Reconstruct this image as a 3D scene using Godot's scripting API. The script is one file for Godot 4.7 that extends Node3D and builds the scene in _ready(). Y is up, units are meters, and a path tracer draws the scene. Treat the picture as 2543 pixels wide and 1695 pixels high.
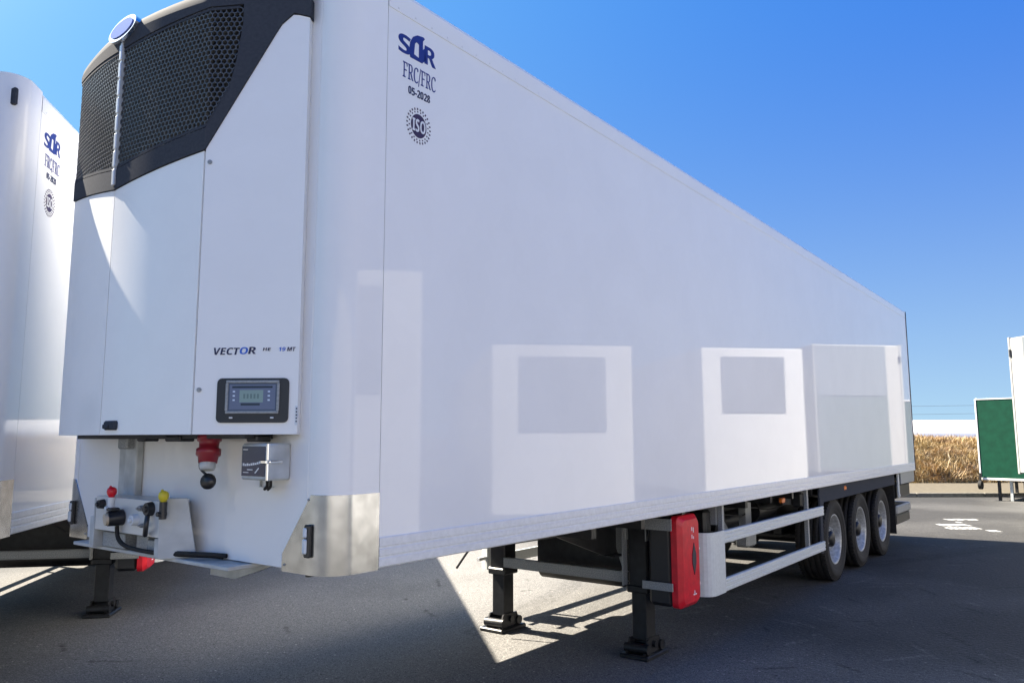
extends Node3D
# Parked refrigerated semi-trailers on an asphalt yard, sun behind the main trailer.

var M := {}
var taken := {}
var hexgrille: ArrayMesh
var CX := -1.25          # z of the trailer's centre line
var RX := RandomNumberGenerator.new()

# ------------------------------------------------------------------ helpers
func lin(r: float, g: float, b: float, a := 1.0) -> Color:
	var c := Color(r, g, b).linear_to_srgb(); c.a = a
	return c

func noise_tex(size: int, freq: float, oct: int, c0: float, c1: float, sd: int, normal := false, bump := 1.0, kind := FastNoiseLite.TYPE_SIMPLEX_SMOOTH) -> NoiseTexture2D:
	var n := FastNoiseLite.new()
	n.seed = sd; n.noise_type = kind; n.frequency = freq
	n.fractal_type = FastNoiseLite.FRACTAL_FBM; n.fractal_octaves = oct
	var t := NoiseTexture2D.new()
	t.width = size; t.height = size; t.seamless = true; t.generate_mipmaps = false
	t.noise = n
	if normal:
		t.as_normal_map = true; t.bump_strength = bump
	else:
		var g := Gradient.new()
		g.set_color(0, Color(c0, c0, c0)); g.set_color(1, Color(c1, c1, c1))
		t.color_ramp = g
	return t

func mat(called: String, c: Color, rough: float, metal := 0.0, spec := 0.5) -> StandardMaterial3D:
	var m := StandardMaterial3D.new()
	m.resource_name = called
	m.albedo_color = c; m.roughness = rough; m.metallic = metal; m.metallic_specular = spec
	M[called] = m
	return m

func grain(m: StandardMaterial3D, t: Texture2D, scale: float, world := false) -> void:
	m.albedo_texture = t
	m.uv1_triplanar = true; m.uv1_world_triplanar = world
	m.uv1_scale = Vector3.ONE * scale

func numbered(called: String) -> String:
	if not taken.has(called):
		taken[called] = 0
		return called
	taken[called] += 1
	return "%s_%03d" % [called, taken[called]]

func tag(o: Node, label: String, category: String, group := "", kind := "") -> void:
	if label != "": o.set_meta("label", label)
	if category != "": o.set_meta("category", category)
	if group != "": o.set_meta("group", group)
	if kind != "": o.set_meta("kind", kind)

func base(called: String, at := Vector3.ZERO, turn := 0.0) -> Node3D:
	var o := Node3D.new()
	o.name = numbered(called); add_child(o)
	o.position = at; o.rotation.y = turn
	return o

func group_part(called: String, parent: Node) -> Node3D:
	var o := Node3D.new(); o.name = called
	parent.add_child(o, true)
	return o

func nst() -> SurfaceTool:
	var s := SurfaceTool.new()
	s.begin(Mesh.PRIMITIVE_TRIANGLES)
	s.set_smooth_group(-1)
	return s

func done(s: SurfaceTool, called: String, m: Material, parent: Node = null) -> MeshInstance3D:
	s.generate_normals()
	var o := MeshInstance3D.new()
	o.mesh = s.commit()
	o.material_override = null
	o.mesh.surface_set_material(0, m)
	if parent == null:
		o.name = numbered(called); add_child(o)
	else:
		o.name = called; parent.add_child(o, true)
	return o

func copy_of(src: MeshInstance3D, called: String, parent: Node, xf: Transform3D) -> MeshInstance3D:
	var o := MeshInstance3D.new()
	o.mesh = src.mesh; o.name = called
	parent.add_child(o, true)
	o.transform = xf
	return o

func tri(s: SurfaceTool, a: Vector3, b: Vector3, c: Vector3, o: Vector3) -> void:
	var n := (a - c).cross(a - b)
	s.add_vertex(a)
	if n.dot((a + b + c) / 3.0 - o) < 0.0:
		s.add_vertex(c); s.add_vertex(b)
	else:
		s.add_vertex(b); s.add_vertex(c)

func quad(s: SurfaceTool, a: Vector3, b: Vector3, c: Vector3, d: Vector3, o: Vector3) -> void:
	tri(s, a, b, c, o); tri(s, a, c, d, o)

func box(s: SurfaceTool, c: Vector3, size: Vector3, bev := 0.0, bas := Basis()) -> void:
	var h := size * 0.5
	bev = minf(bev, minf(h.x, minf(h.y, h.z)) * 0.9)
	if bev <= 0.0:
		for ax in 3:
			for sg in [-1.0, 1.0]:
				var v := []
				for k in [[-1, -1], [1, -1], [1, 1], [-1, 1]]:
					var q := Vector3.ZERO
					q[ax] = h[ax] * sg; q[(ax + 1) % 3] = h[(ax + 1) % 3] * k[0]; q[(ax + 2) % 3] = h[(ax + 2) % 3] * k[1]
					v.append(c + bas * q)
				quad(s, v[0], v[1], v[2], v[3], c)
		return
	var pt := func(sx: int, sy: int, sz: int, k: int) -> Vector3:
		var q := h - Vector3.ONE * bev
		q[k] = h[k]
		return c + bas * Vector3(q.x * sx, q.y * sy, q.z * sz)
	for ax in 3:
		var b1 := (ax + 1) % 3
		var b2 := (ax + 2) % 3
		for sg in [-1, 1]:
			var v := []
			for k in [[-1, -1], [1, -1], [1, 1], [-1, 1]]:
				var g := [0, 0, 0]
				g[ax] = sg; g[b1] = k[0]; g[b2] = k[1]
				v.append(pt.call(g[0], g[1], g[2], ax))
			quad(s, v[0], v[1], v[2], v[3], c)
		for k in [[-1, -1], [1, -1], [1, 1], [-1, 1]]:   # edge along ax
			var g := [0, 0, 0]
			g[b1] = k[0]; g[b2] = k[1]
			g[ax] = -1
			var a0: Vector3 = pt.call(g[0], g[1], g[2], b1)
			var a1: Vector3 = pt.call(g[0], g[1], g[2], b2)
			g[ax] = 1
			var c0: Vector3 = pt.call(g[0], g[1], g[2], b1)
			var c1: Vector3 = pt.call(g[0], g[1], g[2], b2)
			quad(s, a0, a1, c1, c0, c)
	for sx in [-1, 1]:
		for sy in [-1, 1]:
			for sz in [-1, 1]:
				tri(s, pt.call(sx, sy, sz, 0), pt.call(sx, sy, sz, 1), pt.call(sx, sy, sz, 2), c)

func bx(s: SurfaceTool, x0: float, x1: float, y0: float, y1: float, z0: float, z1: float, bev := 0.0) -> void:
	box(s, Vector3((x0 + x1) * 0.5, (y0 + y1) * 0.5, (z0 + z1) * 0.5), Vector3(absf(x1 - x0), absf(y1 - y0), absf(z1 - z0)), bev)

func frame_of(d: Vector3) -> Basis:
	var y := d.normalized()
	var r := Vector3.UP if absf(y.y) < 0.9 else Vector3.RIGHT
	var x := r.cross(y).normalized()
	return Basis(x, y, x.cross(y))

func tube(s: SurfaceTool, p0: Vector3, p1: Vector3, r0: float, r1: float, n := 12, caps := true) -> void:
	var b := frame_of(p1 - p0)
	var mid := (p0 + p1) * 0.5
	for j in n:
		var t0 := TAU * j / n
		var t1 := TAU * (j + 1) / n
		var d0 := b.x * cos(t0) + b.z * sin(t0)
		var d1 := b.x * cos(t1) + b.z * sin(t1)
		s.set_smooth_group(1)
		quad(s, p0 + d0 * r0, p0 + d1 * r0, p1 + d1 * r1, p1 + d0 * r1, mid)
		s.set_smooth_group(-1)
		if caps:
			tri(s, p0, p0 + d0 * r0, p0 + d1 * r0, mid)
			tri(s, p1, p1 + d0 * r1, p1 + d1 * r1, mid)

func cable(s: SurfaceTool, pts: Array, r: float, n := 8, sub := 5) -> void:
	var cv := Curve3D.new()
	for i in pts.size():
		var a: Vector3 = pts[maxi(i - 1, 0)]
		var b: Vector3 = pts[mini(i + 1, pts.size() - 1)]
		var tg := (b - a) / 6.0
		cv.add_point(pts[i], -tg, tg)
	var line := []
	for i in pts.size() - 1:
		for k in sub:
			line.append(cv.sample(i, float(k) / sub))
	line.append(pts[-1])
	var rings := []
	var side := Vector3.ZERO
	for i in line.size():
		var d: Vector3 = (line[mini(i + 1, line.size() - 1)] - line[maxi(i - 1, 0)]).normalized()
		if i == 0:
			side = frame_of(d).x
		side = (side - d * side.dot(d)).normalized()
		var up := d.cross(side)
		var ring := []
		for j in n:
			ring.append(line[i] + (side * cos(TAU * j / n) + up * sin(TAU * j / n)) * r)
		rings.append(ring)
	s.set_smooth_group(1)
	for i in rings.size() - 1:
		var mid: Vector3 = (line[i] + line[i + 1]) * 0.5
		for j in n:
			quad(s, rings[i][j], rings[i][(j + 1) % n], rings[i + 1][(j + 1) % n], rings[i + 1][j], mid)
	s.set_smooth_group(-1)

func lathe(s: SurfaceTool, prof: Array, xf: Transform3D, n := 32, group := 1) -> void:
	s.set_smooth_group(group)
	for i in prof.size() - 1:
		for j in n:
			var v := []
			for k in [[i, j], [i, j + 1], [i + 1, j + 1], [i + 1, j]]:
				var t: float = TAU * (k[1] % n) / n
				v.append(xf * Vector3(prof[k[0]][0] * cos(t), prof[k[0]][1], prof[k[0]][0] * sin(t)))
			if prof[i][0] > 1e-6 or prof[i + 1][0] > 1e-6:
				for q in [[0, 1, 2], [0, 2, 3]]:
					if v[q[0]].distance_squared_to(v[q[1]]) > 1e-12 and v[q[1]].distance_squared_to(v[q[2]]) > 1e-12 and v[q[0]].distance_squared_to(v[q[2]]) > 1e-12:
						for k in q: s.add_vertex(v[k])
	s.set_smooth_group(-1)

func prism(s: SurfaceTool, pts: Array, d0: float, d1: float, xf := Transform3D()) -> void:
	var poly := PackedVector2Array(pts)
	if Geometry2D.is_polygon_clockwise(poly):
		poly.reverse()
	var idx := Geometry2D.triangulate_polygon(poly)
	for i in range(0, idx.size(), 3):
		var a := poly[idx[i]]
		var b := poly[idx[i + 1]]
		var c := poly[idx[i + 2]]
		if (b - a).cross(c - a) < 0.0:
			var t := b
			b = c; c = t
		for q in [a, c, b]: s.add_vertex(xf * Vector3(q.x, q.y, d1))
		for q in [a, b, c]: s.add_vertex(xf * Vector3(q.x, q.y, d0))
	for i in poly.size():
		var p := poly[i]
		var q := poly[(i + 1) % poly.size()]
		var A := xf * Vector3(p.x, p.y, d1)
		var B := xf * Vector3(p.x, p.y, d0)
		var C := xf * Vector3(q.x, q.y, d0)
		var D := xf * Vector3(q.x, q.y, d1)
		for v in [A, C, B, A, D, C]: s.add_vertex(v)

# x-y outline extruded along x (outline given as (z, y)) : swept rails
func sweep_x(s: SurfaceTool, zy: Array, x0: float, x1: float) -> void:
	prism(s, zy, -x1, -x0, Transform3D(Basis(Vector3(0, 0, 1), Vector3(0, 1, 0), Vector3(-1, 0, 0)), Vector3.ZERO))

# outline given as (x, z) extruded up
func sweep_y(s: SurfaceTool, xz: Array, y0: float, y1: float) -> void:
	prism(s, xz, -y1, -y0, Transform3D(Basis(Vector3(1, 0, 0), Vector3(0, 0, 1), Vector3(0, -1, 0)), Vector3.ZERO))

func text_part(words: String, m: Material, parent: Node, xf: Transform3D, width: float, height: float, bold := 0.0, slant := 0.0, called := "lettering", serif := false) -> MeshInstance3D:
	var f := SystemFont.new()
	f.font_names = PackedStringArray(["Droid Serif" if serif else "Droid Sans"])
	f.font_weight = 700 if bold > 0.0 else 400
	var fv := FontVariation.new()
	fv.base_font = f
	fv.variation_embolden = 0.0
	var t := TextMesh.new()
	t.font = fv; t.text = words; t.font_size = 64; t.pixel_size = 0.01; t.depth = 0.02; t.curve_step = 2.0
	t.material = m
	var bb := t.get_aabb()
	var o := MeshInstance3D.new()
	o.mesh = t; o.name = called
	parent.add_child(o, true)
	var sx := width / maxf(bb.size.x, 0.001)
	var sy := height / maxf(bb.size.y, 0.001)
	var b := Basis(Vector3(sx, 0, 0), Vector3(sy * slant, sy, 0), Vector3(0, 0, 0.1))
	var cc := bb.get_center()
	o.transform = xf * Transform3D(b, b * Vector3(-cc.x, -cc.y, 0))
	return o

# ------------------------------------------------------------------ materials
func make_materials() -> void:
	var wave := noise_tex(512, 0.006, 2, 0, 1, 11, true, 2.0)
	var dirt := noise_tex(512, 0.012, 4, 0.982, 1.0, 5)
	var white := mat("white_paint", lin(0.83, 0.83, 0.825), 0.028, 0.0, 0.38)
	grain(white, dirt, 0.23)
	white.normal_enabled = true; white.normal_texture = wave; white.normal_scale = 0.006
	var wu := mat("white_panel", lin(0.84, 0.84, 0.83), 0.22)
	grain(wu, dirt, 0.5)
	var alu := mat("aluminium_rail", lin(0.76, 0.77, 0.78), 0.30)
	grain(alu, noise_tex(256, 0.03, 4, 0.94, 1.0, 8), 3.1)
	var guard := mat("guard_aluminium", lin(0.66, 0.69, 0.68), 0.40)
	grain(guard, noise_tex(256, 0.03, 4, 0.93, 1.0, 9), 3.3)
	var steel := mat("brushed_steel", lin(0.60, 0.61, 0.625), 0.27, 1.0)
	var st := noise_tex(512, 0.02, 3, 0.80, 1.0, 21)
	grain(steel, st, 0.9)
	var galv := mat("galvanised_steel", lin(0.40, 0.42, 0.43), 0.5, 0.3)
	grain(galv, noise_tex(512, 0.03, 4, 0.75, 1.0, 13), 4.5)
	var grey := mat("grey_paint", lin(0.56, 0.59, 0.60), 0.45)
	grain(grey, noise_tex(256, 0.02, 4, 0.8, 1.0, 14), 1.2)
	var black := mat("black_paint", lin(0.018, 0.019, 0.022), 0.42)
	grain(black, noise_tex(256, 0.03, 4, 0.6, 1.0, 15), 1.5)
	mat("black_plastic", lin(0.020, 0.021, 0.024), 0.35)
	var capm := mat("charcoal_plastic", lin(0.060, 0.066, 0.080), 0.8, 0.0, 0.15)
	grain(capm, noise_tex(512, 0.05, 4, 0.85, 1.0, 16), 2.0)
	mat("grille_wire", lin(0.115, 0.12, 0.125), 0.34, 0.2)
	mat("recess_dark", lin(0.045, 0.046, 0.050), 0.7)  # shade behind grille and panel gaps put into the colour
	mat("floor_grey", lin(0.16, 0.165, 0.17), 0.7)
	mat("silver", lin(0.60, 0.62, 0.63), 0.35, 0.35)
	mat("chrome", lin(0.75, 0.76, 0.78), 0.08, 1.0)
	mat("emblem_blue", lin(0.07, 0.11, 0.36), 0.1, 0.0, 0.3)
	var red := mat("red_plastic", lin(0.74, 0.012, 0.030), 0.35)
	grain(red, noise_tex(256, 0.02, 3, 0.85, 1.0, 17), 2.0)
	mat("dark_red", lin(0.24, 0.015, 0.03), 0.35)
	mat("yellow_plastic", lin(0.62, 0.52, 0.03), 0.35)
	mat("beige_plastic", lin(0.5, 0.43, 0.33), 0.5)
	mat("amber", lin(0.65, 0.16, 0.02), 0.2)
	mat("pearl_lens", lin(0.62, 0.66, 0.70), 0.15)
	mat("print_blue", lin(0.018, 0.028, 0.19), 0.4)
	mat("print_navy", lin(0.010, 0.013, 0.06), 0.4)
	mat("print_bright_blue", lin(0.03, 0.13, 0.55), 0.4)
	mat("print_purple", lin(0.045, 0.02, 0.055), 0.4)
	mat("print_white", lin(0.75, 0.75, 0.76), 0.4)
	mat("navy_label", lin(0.012, 0.016, 0.055), 0.2)
	var rub := mat("rubber", lin(0.022, 0.021, 0.020), 0.78)
	grain(rub, noise_tex(256, 0.04, 4, 0.55, 1.0, 18), 2.5)
	var rim := mat("rim_paint", lin(0.62, 0.635, 0.64), 0.32, 0.2)
	grain(rim, noise_tex(256, 0.03, 4, 0.65, 1.0, 19), 3.0)
	mat("gasket", lin(0.02, 0.025, 0.04), 0.5)
	var gr := mat("green_panel", lin(0.006, 0.072, 0.040), 0.6, 0.0, 0.3)
	grain(gr, noise_tex(512, 0.02, 4, 0.85, 1.0, 23), 0.4)
	# LCD picture
	var im := Image.create_empty(128, 72, false, Image.FORMAT_RGB8)
	im.fill(Color(0.30, 0.33, 0.40))
	im.fill_rect(Rect2i(4, 4, 120, 64), Color(0.40, 0.43, 0.52))
	im.fill_rect(Rect2i(30, 18, 62, 32), Color(0.52, 0.60, 0.58))
	im.fill_rect(Rect2i(10, 8, 106, 5), Color(0.14, 0.16, 0.20))
	im.fill_rect(Rect2i(34, 52, 50, 6), Color(0.18, 0.20, 0.25))
	for k in 3:
		im.fill_rect(Rect2i(12, 20 + k * 11, 6, 4), Color(0.80, 0.84, 0.9))
		im.fill_rect(Rect2i(104, 20 + k * 11, 6, 4), Color(0.80, 0.84, 0.9))
	for k in 5:
		im.fill_rect(Rect2i(40 + k * 9, 28, 5, 12), Color(0.40, 0.48, 0.47))
	var lcd := mat("lcd", Color.WHITE, 0.12)
	lcd.albedo_texture = ImageTexture.create_from_image(im)
	# asphalt
	RX.seed = 77
	var sz := 1024
	var data := PackedByteArray()
	data.resize(sz * sz * 3)
	for i in sz * sz:
		var v := 150 + (RX.randi() % 70) - 35
		var k := RX.randi() % 1000
		if k < 22: v = 205 + RX.randi() % 50
		elif k < 130: v = 88 + RX.randi() % 25
		data[i * 3] = v; data[i * 3 + 1] = v; data[i * 3 + 2] = v
	var ai := Image.create_from_data(sz, sz, false, Image.FORMAT_RGB8, data)
	for k in 900:      # pale and dark aggregate stones
		var x := RX.randi() % (sz - 4)
		var y := RX.randi() % (sz - 4)
		var g := RX.randf_range(0.75, 1.0) if RX.randf() < 0.5 else RX.randf_range(0.25, 0.4)
		ai.fill_rect(Rect2i(x, y, 2 + RX.randi() % 2, 2 + RX.randi() % 2), Color(g, g * 0.98, g * 0.95))
	var asphalt := mat("asphalt", lin(0.50, 0.49, 0.475), 0.85, 0.0, 0.35)
	grain(asphalt, ImageTexture.create_from_image(ai), 0.19, true)
	# paler and darker noise patches, seed picked for a pale front left, 64 m square round the trailers (3 cm a pixel)
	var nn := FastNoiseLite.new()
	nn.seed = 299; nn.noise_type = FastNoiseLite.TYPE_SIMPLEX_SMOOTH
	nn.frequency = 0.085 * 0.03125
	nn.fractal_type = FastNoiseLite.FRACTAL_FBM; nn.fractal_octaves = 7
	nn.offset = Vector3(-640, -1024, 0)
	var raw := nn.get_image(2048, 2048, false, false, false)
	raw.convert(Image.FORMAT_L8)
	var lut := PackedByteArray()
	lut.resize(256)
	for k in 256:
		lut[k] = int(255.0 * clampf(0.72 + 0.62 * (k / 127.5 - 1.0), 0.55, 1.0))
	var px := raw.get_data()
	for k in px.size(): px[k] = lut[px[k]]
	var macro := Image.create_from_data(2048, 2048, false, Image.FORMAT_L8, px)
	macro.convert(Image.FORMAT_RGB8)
	RX.seed = 5
	for k in 700:        # pale scuffs, dark drips
		var x := RX.randf_range(30, 2010)
		var y := RX.randf_range(30, 2010)
		if k < 320:
			x = RX.randf_range(600, 1180); y = RX.randf_range(880, 1140)
		var a := RX.randf_range(-0.35, 0.35) + (PI * 0.5 if RX.randf() < 0.3 else 0.0) - 0.9
		var n := RX.randi_range(2, 16)
		var pale := RX.randf() < 0.6
		for e in n:
			var ix := int(x + cos(a) * e)
			var iy := int(y + sin(a) * e)
			var c: Color = macro.get_pixel(ix, iy)
			var f := RX.randf_range(1.08, 1.45) if pale else RX.randf_range(0.6, 0.9)
			macro.set_pixel(ix, iy, Color(minf(c.r * f, 1), minf(c.g * f, 1), minf(c.b * f * 0.98, 1)))
	for k in 9:          # tyre tracks
		var cx := RX.randf_range(640, 1000)
		var cy := RX.randf_range(960, 1060)
		var a := RX.randf_range(-0.5, 0.9)
		var bend := RX.randf_range(-0.0016, 0.0016)
		for e in 420:
			a += bend
			cx += cos(a); cy += sin(a)
			if cx < 8 or cy < 8 or cx > 2030 or cy > 2030: break
			for w in range(-4, 5):
				if RX.randf() < 0.35: continue
				var ix := int(cx - sin(a) * w)
				var iy := int(cy + cos(a) * w)
				var c: Color = macro.get_pixel(ix, iy)
				var f := 0.90 if k % 2 == 0 else 1.05
				macro.set_pixel(ix, iy, Color(minf(c.r * f, 1), minf(c.g * f, 1), minf(c.b * f, 1)))
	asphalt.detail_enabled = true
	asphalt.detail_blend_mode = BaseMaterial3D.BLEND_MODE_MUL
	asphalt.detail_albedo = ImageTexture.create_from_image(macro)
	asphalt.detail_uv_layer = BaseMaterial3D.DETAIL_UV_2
	asphalt.heightmap_enabled = true
	asphalt.heightmap_texture = noise_tex(1024, 0.09, 3, 0, 1, 33)
	asphalt.heightmap_scale = 0.35
	var conc := mat("kerb_concrete", lin(0.26, 0.24, 0.20), 0.85)
	grain(conc, noise_tex(512, 0.02, 5, 0.7, 1.0, 35), 0.7, true)
	mat("pavement_dust", lin(0.135, 0.112, 0.074), 0.9)
	grain(M.pavement_dust, noise_tex(512, 0.02, 5, 0.75, 1.0, 37), 0.5, true)
	var dirtm2 := mat("dry_earth", lin(0.30, 0.22, 0.13), 0.95)
	grain(dirtm2, noise_tex(512, 0.02, 5, 0.6, 1.0, 36), 0.4, true)
	var straw := mat("dry_grass", Color.WHITE, 0.8)
	straw.vertex_color_use_as_albedo = true
	straw.backlight_enabled = true
	straw.backlight = lin(0.22, 0.185, 0.12)
	mat("road_paint", lin(0.46, 0.46, 0.45), 0.8)
	mat("greenhouse_film", lin(0.78, 0.78, 0.77), 0.4)
	mat("dimmed_white", lin(0.30, 0.30, 0.295), 0.6, 0.0, 0.3)  # white truck body greyed so that its mirror image stays dim
	mat("front_sky_tone", lin(0.115, 0.135, 0.155), 0.8)  # toned to level with the sky mirrored around it
	var chalk := mat("dull_white", lin(0.60, 0.60, 0.595), 0.4)
	grain(chalk, noise_tex(256, 0.02, 4, 0.95, 1.0, 41), 0.4)
	mat("front_shade", lin(0.070, 0.095, 0.090), 0.8)  # shade of the truck's lower front put into the colour
	mat("window_grey", lin(0.10, 0.105, 0.115), 0.4)
	mat("far_grey", lin(0.22, 0.24, 0.27), 0.8)

# ------------------------------------------------------------------ refrigeration unit surface
var plan := []
var SB := 0.0
var SE := 0.0

func unit_plan(s: float) -> Vector2:
	var a := absf(s)
	for i in plan.size() - 1:
		var l: float = (plan[i + 1] - plan[i]).length()
		if a <= l or i == plan.size() - 2:
			var p: Vector2 = plan[i] + (plan[i + 1] - plan[i]) * (a / l)
			return p if s >= 0.0 else Vector2(p.x, 2.0 * CX - p.y)
		a -= l
	return Vector2.ZERO

func us(s: float, y: float, off := 0.0) -> Vector3:
	var p := unit_plan(s)
	var d := unit_plan(s + 0.004) - unit_plan(s - 0.004)
	if absf(s) < 0.005: d = Vector2(0, 1)
	d = d.normalized()
	return Vector3(p.x - d.y * off, y, p.y + d.x * off)

func yb(s: float) -> float:       # lower edge of the dark surround
	var a := absf(s)
	if a < SB: return lerpf(3.005, 3.09, a / SB)
	var u := a - SB
	if u < 0.34: return lerpf(3.09, 3.70, u / 0.34)
	if u < 0.40: return lerpf(3.70, 3.755, (u - 0.34) / 0.06)
	return lerpf(3.755, 3.735, (u - 0.40) / 0.08)

func g0(s: float) -> float:       # grille opening, lower edge
	var a := absf(s)
	if a < SB: return lerpf(3.105, 3.195, a / SB)
	if a < SB + 0.118: return lerpf(3.195, 3.415, (a - SB) / 0.118)
	return lerpf(3.415, 3.70, (a - SB - 0.118) / 0.039)

func g1(s: float) -> float:       # grille opening, upper edge
	return lerpf(3.755, 3.805, clampf(absf(s) / 0.82, 0.0, 1.0))

func shell(st: SurfaceTool, s0: float, s1: float, n: int, lo: Callable, hi: Callable, off: float, thick: float) -> void:
	var o := Vector3(1.4, 2.8, CX)
	var ss := []
	for i in n + 1: ss.append(lerpf(s0, s1, float(i) / n))
	for k in [-SB, SB]:
		if k > s0 + 0.004 and k < s1 - 0.004: ss.append(k)
	ss.sort()
	for i in ss.size() - 1:
		var a: float = ss[i]
		var b: float = ss[i + 1]
		var la: float = lo.call(a)
		var lb: float = lo.call(b)
		var ha: float = hi.call(a)
		var hb: float = hi.call(b)
		st.set_smooth_group(1 if absf(a) <= SB + 0.001 and absf(b) <= SB + 0.001 else 2)
		quad(st, us(a, la, off), us(b, lb, off), us(b, hb, off), us(a, ha, off), o)
		st.set_smooth_group(-1)
		var mid := us((a + b) * 0.5, (la + ha) * 0.5, off)
		quad(st, us(a, la, off), us(b, lb, off), us(b, lb, off - thick), us(a, la, off - thick), mid)
		quad(st, us(a, ha, off), us(b, hb, off), us(b, hb, off - thick), us(a, ha, off - thick), mid)
	for e in [[s0, 1.0], [s1, -1.0]]:
		var s: float = e[0]
		var mid := us(s + 0.1 * e[1], (float(lo.call(s)) + float(hi.call(s))) * 0.5, off)
		quad(st, us(s, lo.call(s), off), us(s, hi.call(s), off), us(s, hi.call(s), off - thick), us(s, lo.call(s), off - thick), mid)

func door_xf(u: float, y: float, off: float) -> Transform3D:
	# frame on the right-hand door: x runs along the door to the right, z out of it
	var d := Vector3(plan[-1].x - plan[-2].x, 0, plan[-1].y - plan[-2].y).normalized()
	var n := Vector3(-d.z, 0, d.x)
	return Transform3D(Basis(d, Vector3.UP, n), us(SB + u, y, off))

func round_rect(w: float, h: float, r: float) -> Array:
	var pts := []
	for c in [[w * 0.5 - r, h * 0.5 - r, 0], [-w * 0.5 + r, h * 0.5 - r, 1], [-w * 0.5 + r, -h * 0.5 + r, 2], [w * 0.5 - r, -h * 0.5 + r, 3]]:
		for k in 5:
			var t: float = (c[2] + k / 4.0) * PI * 0.5
			pts.append(Vector2(c[0] + r * cos(t), c[1] + r * sin(t)))
	return pts

func disc(n: int, rx: float, ry: float) -> Array:
	var pts := []
	for k in n: pts.append(Vector2(rx * cos(TAU * k / n), ry * sin(TAU * k / n)))
	return pts

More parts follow.
